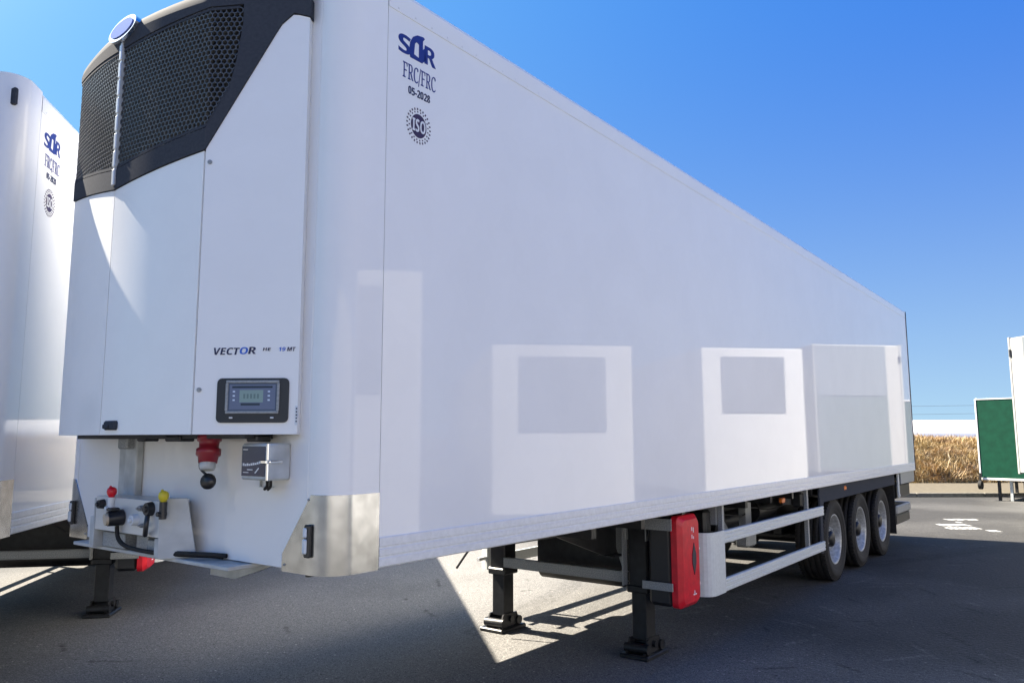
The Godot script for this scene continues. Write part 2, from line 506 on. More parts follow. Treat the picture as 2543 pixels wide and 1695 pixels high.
func make_unit(parent: Node, full: bool) -> void:
	var u := group_part("refrigeration_unit", parent)
	u.set_meta("label", "white cooling unit with charcoal honeycomb grille on the front wall")
	plan = []
	for i in 13:
		var tt := 0.66 * i / 12.0
		plan.append(Vector2(0.19 + 0.030 * tt + 0.160 * tt * tt, CX + tt))
	plan.append(Vector2(0.552, -0.197))
	SB = 0.0
	for i in plan.size() - 2: SB += (plan[i + 1] - plan[i]).length()
	SE = SB + (plan[-1] - plan[-2]).length()
	var o := Vector3(1.4, 2.8, CX)
	var bot := func(_s): return 1.775
	# inner body, near-black so that recess shade is in its colour
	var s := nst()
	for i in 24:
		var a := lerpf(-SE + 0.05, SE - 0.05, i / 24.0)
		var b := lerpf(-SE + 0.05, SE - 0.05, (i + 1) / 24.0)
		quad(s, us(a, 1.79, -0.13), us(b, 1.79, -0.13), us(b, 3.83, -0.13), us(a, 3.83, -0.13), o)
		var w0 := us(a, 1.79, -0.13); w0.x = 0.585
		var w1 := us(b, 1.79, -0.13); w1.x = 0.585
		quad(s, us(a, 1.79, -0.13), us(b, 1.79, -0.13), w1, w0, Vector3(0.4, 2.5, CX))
	done(s, "inner_casing", M.recess_dark, u)
	# white panels
	for p in [[0.003, SB - 0.006, 24, "front_panel"], [SB + 0.004, SE - 0.004, 18, "door_panel"], [-SB + 0.006, -0.003, 24, "front_panel"], [-SE + 0.004, -SB - 0.004, 18, "door_panel"]]:
		s = nst()
		shell(s, p[0], p[1], p[2], bot, func(q): return yb(q) - 0.004, 0.0, 0.05)
		done(s, p[3], M.white_panel, u)
	# surround: bands below and above the opening, then the full-height ends
	s = nst()
	var gs := SB + 0.157
	shell(s, -gs, gs, 64, yb, func(q): return maxf(g0(q), yb(q) + 0.002), 0.007, 0.05)
	shell(s, -gs, gs, 64, func(q): return minf(g1(q), 3.829), func(_q): return 3.83, 0.007, 0.05)
	shell(s, gs, SE + 0.002, 20, yb, func(_q): return 3.83, 0.007, 0.05)
	shell(s, -SE - 0.002, -gs, 20, yb, func(_q): return 3.83, 0.007, 0.05)
	done(s, "grille_surround", M.charcoal_plastic, u)
	# inner lips of the opening
	s = nst()
	shell(s, -gs, gs, 64, func(q): return maxf(g0(q), yb(q)) + 0.006, func(q): return maxf(g0(q), yb(q)) + 0.02, 0.004, 0.03)
	done(s, "grille_lip", M.charcoal_plastic, u)
	s = nst()
	shell(s, -gs + 0.02, gs - 0.02, 64, func(q): return g1(q) - 0.018, func(q): return g1(q) - 0.005, 0.004, 0.03)
	done(s, "grille_lip", M.charcoal_plastic, u)
	# domed cap
	s = nst()
	var rows := []
	for k in 9:
		var t := k / 8.0 * PI * 0.5
		var row := []
		for i in 61:
			var q := lerpf(-SE - 0.002, SE + 0.002, i / 60.0)
			var P := us(q, 3.83 + 0.150 * sin(t), 0.007 - 0.27 * (1.0 - cos(t)))
			P.x = minf(P.x, 0.584)
			row.append(P)
		rows.append(row)
	var last := []
	for i in 61:
		var P: Vector3 = rows[8][i]
		last.append(Vector3(0.585, 3.985, P.z))
	rows.append(last)
	s.set_smooth_group(1)
	for k in rows.size() - 1:
		for i in 60:
			quad(s, rows[k][i], rows[k][i + 1], rows[k + 1][i + 1], rows[k + 1][i], Vector3(1.2, 2.2, CX))
	done(s, "top_cap", M.charcoal_plastic, u)
	# honeycomb
	if hexgrille == null:
		s = nst()
		var R := 0.0155
		var w := 0.0018
		var inside := func(q: Vector2) -> bool: return absf(q.x) < gs and absf(q.x) > 0.012 and q.y > g0(q.x) - 0.004 and q.y < g1(q.x) + 0.004
		for row in range(0, 60):
			for col in range(-40, 41):
				var c := Vector2(col * R * 1.7320508 + (0.5 * R * 1.7320508 if row % 2 else 0.0), 3.08 + row * R * 1.5)
				for e in 3:
					var t0 := PI / 6.0 + e * PI / 3.0
					var p0 := c + Vector2(cos(t0), sin(t0)) * R
					var p1 := c + Vector2(cos(t0 + PI / 3.0), sin(t0 + PI / 3.0)) * R
					if not (inside.call(p0) and inside.call(p1)): continue
					var d := (p1 - p0).normalized()
					var n := Vector2(-d.y, d.x) * w
					var v := []
					for off in [0.002, -0.022]:
						for q in [p0 + n, p1 + n, p1 - n, p0 - n]:
							v.append(us(q.x, q.y, off))
					var mid := us((p0.x + p1.x) * 0.5, (p0.y + p1.y) * 0.5, -0.02)
					quad(s, v[0], v[1], v[2], v[3], mid)
					quad(s, v[0], v[1], v[5], v[4], mid)
					quad(s, v[2], v[3], v[7], v[6], mid)
		s.generate_normals()
		hexgrille = s.commit()
		hexgrille.surface_set_material(0, M.grille_wire)
	var hg := MeshInstance3D.new()
	hg.mesh = hexgrille; hg.name = "honeycomb_grille"; hg.set_meta("kind", "stuff")
	u.add_child(hg, true)
	# centre strip with notches
	s = nst()
	var y0 := 3.025
	for k in 8:
		bx(s, 0.172, 0.20, y0 + k * 0.095, y0 + k * 0.095 + 0.084, CX - 0.012, CX + 0.012, 0.004)
		bx(s, 0.178, 0.20, y0 + k * 0.095 + 0.081, y0 + k * 0.095 + 0.098, CX - 0.009, CX + 0.009)
	done(s, "centre_strip", M.silver, u)
	# oval emblem leaning back on the cap
	var ex := Transform3D(Basis(Vector3(0, 0, 1), Vector3(0.19, 0.982, 0), Vector3(-0.982, 0.19, 0)), Vector3(0.184, 3.862, CX))
	s = nst()
	prism(s, disc(40, 0.138, 0.070), -0.05, 0.010, ex)
	done(s, "emblem_ring", M.chrome, u)
	s = nst()
	prism(s, disc(40, 0.112, 0.050), 0.0, 0.015, ex)
	done(s, "emblem_oval", M.emblem_blue, u)
	s = nst()     # latch at the foot of the front panel
	box(s, Vector3(0.196, 1.82, -1.15), Vector3(0.03, 0.045, 0.11), 0.008)
	box(s, Vector3(0.178, 1.815, -1.17), Vector3(0.012, 0.022, 0.05), 0.004)
	done(s, "latch", M.charcoal_plastic, u)
	if not full: return
	# control panel
	s = nst()
	prism(s, round_rect(0.325, 0.198, 0.022), -0.03, 0.006, door_xf(0.272, 1.925, 0.0))
	done(s, "control_panel", M.black_plastic, u)
	s = nst()
	var xf := door_xf(0.272, 1.94, 0.0085)
	s.set_uv(Vector2(0, 1)); s.add_vertex(xf * Vector3(-0.11, -0.062, 0))
	s.set_uv(Vector2(0, 0)); s.add_vertex(xf * Vector3(-0.11, 0.062, 0))
	s.set_uv(Vector2(1, 0)); s.add_vertex(xf * Vector3(0.11, 0.062, 0))
	s.set_uv(Vector2(0, 1)); s.add_vertex(xf * Vector3(-0.11, -0.062, 0))
	s.set_uv(Vector2(1, 0)); s.add_vertex(xf * Vector3(0.11, 0.062, 0))
	s.set_uv(Vector2(1, 1)); s.add_vertex(xf * Vector3(0.11, -0.062, 0))
	done(s, "screen", M.lcd, u)
	s = nst()
	for e in [[0, 0.068, 0.24, 0.012], [0, -0.068, 0.24, 0.012], [-0.116, 0, 0.012, 0.124], [0.116, 0, 0.012, 0.124]]:
		var q: Transform3D = door_xf(0.272, 1.94, 0.006)
		box(s, q * Vector3(e[0], e[1], 0.003), Vector3(e[2], e[3], 0.008), 0.002, q.basis)
	done(s, "screen_frame", M.galvanised_steel, u)
	for e in [-0.095, 0.09]:
		s = nst()
		var q: Transform3D = door_xf(0.272 + e, 1.848, 0.006)
		box(s, q.origin, Vector3(0.016, 0.007, 0.006), 0.002, q.basis)
		done(s, "button", M.print_white, u)
	for e in [[0.018, 3.03], [0.018, 1.973]]:
		s = nst()
		var q: Transform3D = door_xf(e[0] + 0.008, e[1], 0.0)
		prism(s, disc(12, 0.011, 0.011), -0.01, 0.004, q)
		prism(s, disc(8, 0.005, 0.005), -0.01, 0.006, q)
		done(s, "screw", M.galvanised_steel, u)
	s = nst()
	var ql: Transform3D = door_xf(0.470, 1.858, 0.001)
	box(s, ql.origin, Vector3(0.012, 0.085, 0.002), 0.0, ql.basis)
	done(s, "side_label", M.pearl_lens, u)
	s = nst()
	for k in 5:
		box(s, ql * Vector3(0.001, 0.03 - k * 0.014, 0.0015), Vector3(0.006, 0.007, 0.002), 0.0, ql.basis)
	done(s, "label_print", M.print_navy, u)
	# lettering VECTOR HE 19 MT
	text_part("VECT", M.print_navy, u, door_xf(0.141, 2.146, 0.001), 0.118, 0.032, 0.6, 0.2)
	text_part("O", M.print_bright_blue, u, door_xf(0.222, 2.148, 0.001), 0.036, 0.032, 0.6, 0.2)
	text_part("R", M.print_navy, u, door_xf(0.262, 2.149, 0.001), 0.034, 0.032, 0.6, 0.2)
	text_part("HE", M.print_navy, u, door_xf(0.327, 2.154, 0.001), 0.034, 0.014, 0.3, 0.2)
	text_part("19", M.print_bright_blue, u, door_xf(0.396, 2.154, 0.001), 0.030, 0.018, 0.3, 0.2)
	text_part("MT", M.print_navy, u, door_xf(0.438, 2.154, 0.001), 0.036, 0.018, 0.3, 0.2)
	# bits under the unit
	s = nst()
	bx(s, 0.42, 0.57, 1.755, 1.788, -2.0, -0.40)
	for e in [[0.44, -0.98, 0.07], [0.46, -1.32, 0.04], [0.50, -0.42, 0.04]]:
		bx(s, e[0] - 0.03, e[0] + 0.05, 1.742, 1.77, e[1] - e[2], e[1] + e[2], 0.006)
	done(s, "base_tray", M.black_paint, u)

# ------------------------------------------------------------------ trailer
var wheel_cache := {}

func wheel_meshes() -> Dictionary:
	if not wheel_cache.is_empty(): return wheel_cache
	var d := wheel_cache
	var s := nst()
	var T := Transform3D(Basis(Vector3(1, 0, 0), Vector3(0, 0, 1), Vector3(0, -1, 0)), Vector3.ZERO)   # lathe axis -> +z (outside)
	var pr := [[0.285, -0.17], [0.36, -0.185], [0.43, -0.187], [0.475, -0.175], [0.497, -0.15]]
	for g in [-0.105, -0.035, 0.035, 0.105]:
		pr.append_array([[0.500, g - 0.011], [0.486, g - 0.009], [0.486, g + 0.009], [0.500, g + 0.011]])
	pr.append_array([[0.497, 0.15], [0.487, 0.166], [0.475, 0.175], [0.452, 0.182], [0.448, 0.186], [0.43, 0.187], [0.372, 0.189], [0.366, 0.184], [0.352, 0.182], [0.325, 0.176], [0.296, 0.160], [0.285, 0.150]])
	lathe(s, pr, T, 56)
	for k in 60:        # shoulder lugs
		var t := TAU * k / 60.0
		var bs := Basis(Vector3(0, 0, 1), t)
		for z in [-0.145, 0.145]:
			box(s, bs * Vector3(0.4935, 0, z), Vector3(0.016, 0.028, 0.052), 0.003, bs)
	s.generate_normals(); d.tyre = s.commit(); d.tyre.surface_set_material(0, M.rubber)
	s = nst()
	# rim: lip, barrel going in, dished disc
	lathe(s, [[0.298, 0.150], [0.306, 0.158], [0.302, 0.166], [0.290, 0.164], [0.280, 0.150], [0.272, 0.110], [0.258, 0.075], [0.252, 0.050], [0.235, 0.036]], T, 48)
	lathe(s, [[0.168, 0.060], [0.150, 0.090], [0.10, 0.092]], T, 40)
	var nh := 10
	for k in nh:        # spokes between the hand holes
		var a0 := TAU * (k + 0.34) / nh
		var a1 := TAU * (k + 0.66) / nh
		s.set_smooth_group(-1)
		for i in 3:
			var b0 := lerpf(a0, a1, i / 3.0)
			var b1 := lerpf(a0, a1, (i + 1) / 3.0)
			var pp := []
			for e in [[b0, 0.237, 0.037], [b1, 0.237, 0.037], [b1, 0.167, 0.061], [b0, 0.167, 0.061]]:
				pp.append(T * Vector3(e[1] * cos(e[0]), e[2], e[1] * sin(e[0])))
			quad(s, pp[0], pp[1], pp[2], pp[3], Vector3(0, 0, -2))
	s.generate_normals(); d.rim = s.commit(); d.rim.surface_set_material(0, M.rim_paint)
	s = nst()
	lathe(s, [[0.098, 0.05], [0.098, 0.118], [0.085, 0.145], [0.060, 0.153], [0.0, 0.154]], T, 24)
	lathe(s, [[0.262, -0.05], [0.0, -0.05]], T, 24)
	s.generate_normals(); d.hub = s.commit(); d.hub.surface_set_material(0, M.black_paint)
	s = nst()
	for k in 10:
		var t := TAU * (k + 0.5) / 10.0
		var c := Vector3(cos(t), sin(t), 0) * 0.131
		tube(s, c + Vector3(0, 0, 0.08), c + Vector3(0, 0, 0.122), 0.013, 0.011, 6)
	s.generate_normals(); d.nuts = s.commit(); d.nuts.surface_set_material(0, M.silver)
	return d

func mesh_part(me: Mesh, called: String, parent: Node) -> MeshInstance3D:
	var o := MeshInstance3D.new()
	o.mesh = me; o.name = called
	parent.add_child(o, true)
	return o

func corner_outline(side: float, e: float) -> Array:
	# outline (x, z) of the front corner from the side seam to the front seam, e = offset outwards; side +1 near, -1 far
	var pts := []
	var r := 0.13
	pts.append(Vector2(0.862, e))
	for k in 17:
		var t := k / 16.0 * PI * 0.5
		pts.append(Vector2(0.59 + r - (r + e) * sin(t), -r + (r + e) * cos(t)))
	pts.append(Vector2(0.59 - e, -0.16))
	var out := []
	for p in pts:
		out.append(p if side > 0.0 else Vector2(p.x, 2.0 * CX - p.y))
	return out

func make_trailer(full: bool) -> Node3D:
	var tr := base("refrigerated_trailer")
	var F := 0.59
	var L := 13.58
	var s: SurfaceTool
	# side walls
	for side in [1.0, -1.0]:
		var zo: float = 0.0 if side > 0 else 2.0 * CX
		s = nst()
		bx(s, 0.866, L - 0.03, 1.25, 3.93, zo - 0.07 * side, zo, 0.0)
		done(s, "side_wall", M.white_paint, tr)
		# roof rail
		s = nst()
		var zy := [Vector2(-0.075, 3.868), Vector2(0.004, 3.868), Vector2(0.004, 3.965), Vector2(-0.004, 3.985), Vector2(-0.022, 3.997), Vector2(-0.075, 4.0)]
		var pts := []
		for p in zy: pts.append(Vector2(zo + p.x * side, p.y))
		sweep_x(s, pts, 0.866, L - 0.03)
		done(s, "roof_rail", M.white_paint, tr)
		# grooved bottom rail
		s = nst()
		zy = [Vector2(-0.08, 1.178), Vector2(0.002, 1.178), Vector2(0.006, 1.184), Vector2(0.006, 1.216), Vector2(0.0015, 1.220), Vector2(0.0015, 1.227), Vector2(0.006, 1.231), Vector2(0.006, 1.258), Vector2(0.0015, 1.262), Vector2(0.0015, 1.269), Vector2(0.006, 1.273), Vector2(0.006, 1.308), Vector2(0.002, 1.313), Vector2(-0.08, 1.313)]
		pts = []
		for p in zy: pts.append(Vector2(zo + p.x * side, p.y))
		sweep_x(s, pts, 0.866, L - 0.005)
		done(s, "bottom_rail", M.aluminium_rail, tr)
		s = nst()
		for k in 104:
			var x := 0.93 + k * 0.121
			box(s, Vector3(x, 3.884, zo + 0.005 * side), Vector3(0.007, 0.007, 0.004), 0.0)
		done(s, "rivets", M.aluminium_rail, tr).set_meta("kind", "stuff")
		# corner post
		s = nst()
		var ol := corner_outline(side, 0.0)
		ol.append_array([Vector2(0.70, zo - 0.16 * side), Vector2(0.862, zo - 0.07 * side)])
		var oc := Vector3(0.80, 2.5, zo - 0.15 * side)
		for i in ol.size():
			var a: Vector2 = ol[i]
			var b: Vector2 = ol[(i + 1) % ol.size()]
			s.set_smooth_group(1 if i < ol.size() - 3 else -1)
			quad(s, Vector3(a.x, 1.182, a.y), Vector3(b.x, 1.182, b.y), Vector3(b.x, 3.998, b.y), Vector3(a.x, 3.998, a.y), oc)
			s.set_smooth_group(-1)
			tri(s, Vector3(a.x, 1.182, a.y), Vector3(b.x, 1.182, b.y), Vector3(0.75, 1.182, zo - 0.1 * side), oc)
			tri(s, Vector3(a.x, 3.998, a.y), Vector3(b.x, 3.998, b.y), Vector3(0.75, 3.998, zo - 0.1 * side), oc)
		done(s, "corner_post", M.white_paint, tr)
		# brushed steel corner guard
		s = nst()
		var op := corner_outline(side, 0.004)
		op.append(Vector2(F - 0.004, zo - 0.325 * side))
		var tops := []
		for p in op:
			var dz: float = (zo - p.y) * side
			tops.append(1.512 if dz < 0.135 else lerpf(1.512, 1.245, clampf((dz - 0.135) / 0.19, 0.0, 1.0)))
		var fin := []
		var ft := []
		for i in op.size() - 1:         # resample so the slanted edge is straight
			var nn := 6 if i >= op.size() - 3 else 1
			for k in nn:
				var q: Vector2 = op[i].lerp(op[i + 1], float(k) / nn)
				fin.append(q)
				var dz: float = (zo - q.y) * side
				ft.append(1.512 if dz < 0.135 else lerpf(1.512, 1.245, clampf((dz - 0.135) / 0.19, 0.0, 1.0)))
		fin.append(op[-1]); ft.append(1.245)
		for i in fin.size() - 1:
			var a := Vector3(fin[i].x, 1.170, fin[i].y)
			var b := Vector3(fin[i + 1].x, 1.170, fin[i + 1].y)
			var c := Vector3(fin[i + 1].x, ft[i + 1], fin[i + 1].y)
			var d := Vector3(fin[i].x, ft[i], fin[i].y)
			var o := Vector3(1.1, 1.35, zo - 0.5 * side)
			s.set_smooth_group(1)
			quad(s, a, b, c, d, o)
			s.set_smooth_group(-1)
			var dn := (d + c) * 0.5 - Vector3(0, 0.1, 0)
			var inn := (o - (a + b) * 0.5).normalized() * 0.006
			inn.y = 0.0
			quad(s, d, c, c + inn, d + inn, dn)
			quad(s, a, b, b + inn, a + inn, dn + Vector3(0, 0.2, 0))
		var cg := done(s, "corner_guard", M.brushed_steel, tr)
		cg.set_meta("label", "brushed steel corner guard plate at the foot of the corner")
		# position lamp on the guard
		s = nst()
		bx(s, F - 0.024, F - 0.003, 1.245, 1.385, zo - 0.155 * side, zo - 0.118 * side, 0.006)
		done(s, "lamp_base", M.black_plastic, cg)
		s = nst()
		bx(s, F - 0.034, F - 0.020, 1.262, 1.325, zo - 0.153 * side, zo - 0.128 * side, 0.005)
		bx(s, F - 0.032, F - 0.020, 1.330, 1.372, zo - 0.153 * side, zo - 0.130 * side, 0.005)
		done(s, "position_lamp", M.pearl_lens, cg)
		for e in [[1.20, 0.305], [1.49, 0.15]]:
			s = nst()
			tube(s, Vector3(F - 0.003, e[0], zo - e[1] * side), Vector3(F - 0.009, e[0], zo - e[1] * side), 0.006, 0.004, 8)
			done(s, "rivet", M.galvanised_steel, cg)
	# front wall, roof, floor, rear
	s = nst()
	bx(s, F, F + 0.1, 1.182, 3.996, 2.0 * CX + 0.163, -0.163, 0.003)
	done(s, "front_wall", M.white_paint, tr)
	s = nst()
	bx(s, F + 0.05, L - 0.03, 3.955, 3.992, 2.0 * CX + 0.08, -0.08)
	done(s, "roof", M.white_paint, tr)
	s = nst()
	bx(s, F + 0.05, L - 0.04, 1.22, 1.33, 2.0 * CX + 0.082, -0.082)
	done(s, "floor", M.floor_grey, tr)
	s = nst()
	for z in [-0.06, 2.0 * CX + 0.06]:
		bx(s, L - 0.028, L + 0.03, 1.19, 3.99, z - 0.058, z + 0.058, 0.008)
	bx(s, L - 0.028, L + 0.03, 3.86, 3.99, 2.0 * CX + 0.12, -0.12, 0.008)
	bx(s, L - 0.028, L + 0.03, 1.19, 1.34, 2.0 * CX + 0.12, -0.12, 0.008)
	done(s, "rear_frame", M.aluminium_rail, tr)
	for z in [-0.69, -1.81]:
		s = nst()
		bx(s, L - 0.02, L + 0.045, 1.345, 3.855, z - 0.555, z + 0.555, 0.01)
		done(s, "rear_door", M.white_paint, tr)
	s = nst()
	bx(s, L + 0.031, L + 0.052, 1.2, 3.99, -0.018, 0.008, 0.004)
	done(s, "rear_gasket", M.gasket, tr)
	make_unit(tr, full)
	# plate under the front wall with its lip
	s = nst()
	bx(s, 0.47, 2.5, 1.160, 1.1785, -2.08, -0.56, 0.003)
	done(s, "coupling_plate", M.grey_paint, tr)
	s = nst()
	var yz := Transform3D(Basis(Vector3(0, 0, 1), Vector3(0, 1, 0), Vector3(-1, 0, 0)), Vector3.ZERO)
	prism(s, [Vector2(-1.22, 1.158), Vector2(-0.60, 1.158), Vector2(-0.78, 1.10), Vector2(-1.0, 1.035), Vector2(-1.22, 1.035)], -0.82, -0.80, yz)
	done(s, "coupling_web", M.grey_paint, tr)
	s = nst()
	tube(s, Vector3(1.75, 1.16, CX), Vector3(1.75, 1.07, CX), 0.045, 0.045, 16)
	done(s, "kingpin", M.galvanised_steel, tr)
	# chassis beams
	for z in [CX - 0.58, CX + 0.58]:
		s = nst()
		prism(s, [Vector2(1.0, 1.165), Vector2(1.0, 1.05), Vector2(3.3, 1.02), Vector2(4.0, 0.80), Vector2(12.9, 0.80), Vector2(12.9, 1.165)], z - 0.01, z + 0.01)
		bx(s, 1.0, 13.0, 1.166, 1.185, z - 0.07, z + 0.07)
		bx(s, 4.0, 12.9, 0.785, 0.802, z - 0.07, z + 0.07)
		done(s, "chassis_beam", M.black_paint, tr)
	for i in 15:
		s = nst()
		var x := 2.9 + i * 0.7
		bx(s, x - 0.03, x + 0.03, 1.09, 1.215, 2.0 * CX + 0.1, -0.1)
		done(s, "cross_member", M.black_paint, tr)
	# landing legs
	for z in [-0.47, -1.93]:
		var leg := group_part("landing_leg", tr)
		s = nst()
		bx(s, 4.19, 4.37, 0.50, 1.17, z - 0.085, z + 0.085, 0.01)
		bx(s, 4.175, 4.385, 0.50, 0.56, z - 0.10, z + 0.10, 0.01)
		done(s, "outer_tube", M.black_paint, leg)
		s = nst()
		bx(s, 4.205, 4.355, 0.13, 0.52, z - 0.068, z + 0.068, 0.006)
		done(s, "inner_tube", M.black_paint, leg)
		s = nst()
		bx(s, 4.09, 4.47, 0.0, 0.035, z - 0.13, z + 0.13, 0.008)
		prism(s, [Vector2(4.12, 0.03), Vector2(4.44, 0.03), Vector2(4.38, 0.15), Vector2(4.18, 0.15)], z - 0.085, z - 0.07)
		prism(s, [Vector2(4.12, 0.03), Vector2(4.44, 0.03), Vector2(4.38, 0.15), Vector2(4.18, 0.15)], z + 0.07, z + 0.085)
		tube(s, Vector3(4.28, 0.10, z - 0.11), Vector3(4.28, 0.10, z + 0.11), 0.028, 0.028, 10)
		for e in [-0.12, 0.12]:
			tube(s, Vector3(4.28 + e, 0.075, z - 0.105), Vector3(4.28 + e, 0.075, z + 0.105), 0.04, 0.04, 10)
		done(s, "foot", M.black_paint, leg)
		for e in [-0.093, 0.093]:
			s = nst()
			bx(s, 4.16, 4.40, 0.92, 1.17, z + e - 0.006, z + e + 0.006, 0.003)
			done(s, "mounting_plate", M.galvanised_steel, leg)
	s = nst()      # cross brace with flanges
	bx(s, 4.19, 4.20, 0.575, 0.655, -1.86, -0.58, 0.002)
	bx(s, 4.19, 4.24, 0.650, 0.658, -1.86, -0.58)
	bx(s, 4.19, 4.24, 0.572, 0.580, -1.86, -0.58)
	done(s, "leg_brace", M.galvanised_steel, tr)
	s = nst()
	bx(s, 4.12, 4.19, 0.56, 1.16, -0.575, -0.562)
	prism(s, [Vector2(-0.575, 0.60), Vector2(-0.575, 1.16), Vector2(-0.86, 1.16), Vector2(-0.80, 1.09), Vector2(-0.66, 0.85)], -4.19, -4.18, yz)
	done(s, "gusset_plate", M.galvanised_steel, tr)
	s = nst()
	bx(s, 4.06, 4.075, 1.03, 1.12, -0.36, -0.10)
	done(s, "bracket", M.galvanised_steel, tr)
	s = nst()
	bx(s, 4.06, 4.075, 0.57, 0.63, -0.36, -0.10)
	done(s, "bracket", M.galvanised_steel, tr)
	# crank handle hung on the far leg
	s = nst()
	cable(s, [Vector3(4.16, 0.86, -2.02), Vector3(4.16, 0.90, -2.15), Vector3(4.15, 0.95, -2.30)], 0.011)
	tube(s, Vector3(4.22, 0.84, -2.16), Vector3(4.10, 0.94, -1.98), 0.012, 0.012, 8)
	cable(s, [Vector3(4.10, 0.94, -1.98), Vector3(4.02, 0.76, -2.10), Vector3(3.95, 0.56, -2.22)], 0.011)
	tube(s, Vector3(4.22, 0.84, -2.16), Vector3(4.22, 0.84, -1.99), 0.02, 0.02, 10)
	done(s, "crank_handle", M.black_paint, tr)
	s = nst()
	bx(s, 4.197, 4.199, 1.00, 1.08, -1.99, -1.87)
	done(s, "warning_sticker", M.yellow_plastic, tr)
	# black tank between the beams behind the legs
	s = nst()
	var tk := []
	for p in round_rect(0.68, 0.62, 0.12): tk.append(Vector2(p.x + 5.0, p.y + 0.72))
	prism(s, tk, -1.80, -0.62)
	done(s, "fuel_tank", M.black_paint, tr)
	# marker lamps
	for x in [4.02, 6.55, 9.0]:
		s = nst()
		bx(s, x - 0.045, x + 0.045, 1.085, 1.135, -0.52 if x < 5 else -0.06, -0.49 if x < 5 else -0.02, 0.008)
		done(s, "marker_lamp", M.amber, tr)
	# extinguisher box
	var ext := group_part("extinguisher_box", tr)
	ext.set_meta("label", "red fire extinguisher case with a dark diamond-shaped latch")
	s = nst()
	bx(s, 4.10, 4.46, 0.44, 1.13, -0.33, -0.12, 0.03)
	done(s, "case_back", M.black_plastic, ext)
	s = nst()
	var lid := []
	for p in round_rect(0.37, 0.71, 0.05): lid.append(Vector2(p.x + 4.28, p.y + 0.785))
	prism(s, lid, -0.12, -0.07)
	var lid2 := []
	for p in round_rect(0.30, 0.64, 0.05): lid2.append(Vector2(p.x + 4.28, p.y + 0.785))
	# sloping front of the lid
	var mid := Vector3(4.28, 0.785, -0.2)
	for i in lid.size():
		var j := (i + 1) % lid.size()
		quad(s, Vector3(lid[i].x, lid[i].y, -0.07), Vector3(lid[j].x, lid[j].y, -0.07), Vector3(lid2[j].x, lid2[j].y, -0.035), Vector3(lid2[i].x, lid2[i].y, -0.035), mid)
	prism(s, lid2, -0.07, -0.035)
	done(s, "lid", M.red_plastic, ext)
	s = nst()
	prism(s, [Vector2(4.33, 0.92), Vector2(4.365, 0.83), Vector2(4.365, 0.76), Vector2(4.33, 0.67), Vector2(4.295, 0.76), Vector2(4.295, 0.83)], -0.036, -0.030)
	done(s, "latch", M.gasket, ext)
	s = nst()
	for e in [[4.30, 1.03, 0.006, 0.03], [4.33, 1.02, 0.006, 0.04], [4.30, 0.97, 0.006, 0.03], [4.33, 0.96, 0.006, 0.02], [4.33, 0.52, 0.03, 0.008], [4.325, 0.535, 0.006, 0.03]]:
		bx(s, e[0] - e[2], e[0] + e[2], e[1] - e[3] * 0.5, e[1] + e[3] * 0.5, -0.036, -0.033)
	done(s, "case_print", M.print_white, ext).set_meta("kind", "stuff")
	# side guards
	for side in [1.0, -1.0]:
		var g := group_part("side_guard", tr)
		var zo: float = -0.015 if side > 0 else 2.0 * CX + 0.015
		for y in [0.905, 0.505]:
			s = nst()
			var zy := []
			for p in [Vector2(-0.03, -0.052), Vector2(0.0, -0.052), Vector2(0.006, -0.046), Vector2(0.006, -0.022), Vector2(0.0, -0.017), Vector2(0.0, -0.013), Vector2(0.006, -0.008), Vector2(0.006, 0.016), Vector2(0.0, 0.021), Vector2(0.0, 0.025), Vector2(0.006, 0.03), Vector2(0.006, 0.047), Vector2(0.0, 0.052), Vector2(-0.03, 0.052)]:
				zy.append(Vector2(zo + p.x * side, y + p.y))
			sweep_x(s, zy, 4.80, 7.93)
			done(s, "guard_rail", M.guard_aluminium, g)
		s = nst()       # curved end cap
		var ol := []
		for k in 7:
			var t := k / 6.0 * PI * 0.5
			ol.append(Vector2(4.70 - 0.12 * sin(t), zo - 0.12 * side + 0.13 * side * cos(t)))
		ol.push_front(Vector2(4.90, zo + 0.010 * side))
		var inner := []
		for p in ol: inner.push_front(Vector2(p.x + 0.012, p.y - 0.012 * side))
		ol.append_array(inner)
		sweep_y(s, ol, 0.45, 0.965)
		done(s, "end_cap", M.guard_aluminium, g)
		for x in [4.99, 7.45]:
			s = nst()
			bx(s, x - 0.022, x + 0.022, 0.47, 1.17, zo - 0.075 * side, zo - 0.032 * side, 0.003)
			bx(s, x - 0.05, x + 0.05, 1.0, 1.17, zo - 0.30 * side, zo - 0.08 * side)
			done(s, "guard_post", M.galvanised_steel, g)
		for y in [0.84, 0.56]:
			s = nst()
			tube(s, Vector3(4.46, y - 0.0, zo - 0.10 * side), Vector3(4.60, y, zo - 0.10 * side), 0.02, 0.02, 8)
			done(s, "guard_stub", M.print_white, g)
	# air tank and brackets hanging under the floor
	s = nst()
	tube(s, Vector3(6.1, 0.86, -0.7), Vector3(7.0, 0.86, -0.7), 0.12, 0.12, 18)
	tube(s, Vector3(7.15, 0.92, -0.62), Vector3(7.75, 0.92, -0.62), 0.13, 0.13, 18)
	done(s, "air_tank", M.black_paint, tr)
	s = nst()
	prism(s, [Vector2(5.55, 1.17), Vector2(5.68, 1.17), Vector2(6.25, 0.70), Vector2(6.12, 0.70)], -0.46, -0.44)
	done(s, "diagonal_stay", M.galvanised_steel, tr)
	s = nst()
	bx(s, 6.42, 6.58, 0.62, 1.12, -0.46, -0.38, 0.006)
	bx(s, 6.40, 6.66, 0.62, 0.78, -0.50, -0.36, 0.02)
	done(s, "valve_bracket", M.galvanised_steel, tr)
	s = nst()
	box(s, Vector3(7.42, 1.06, -0.14), Vector3(0.16, 0.16, 0.12), 0.02)
	done(s, "valve_block", M.black_paint, tr)
	s = nst()
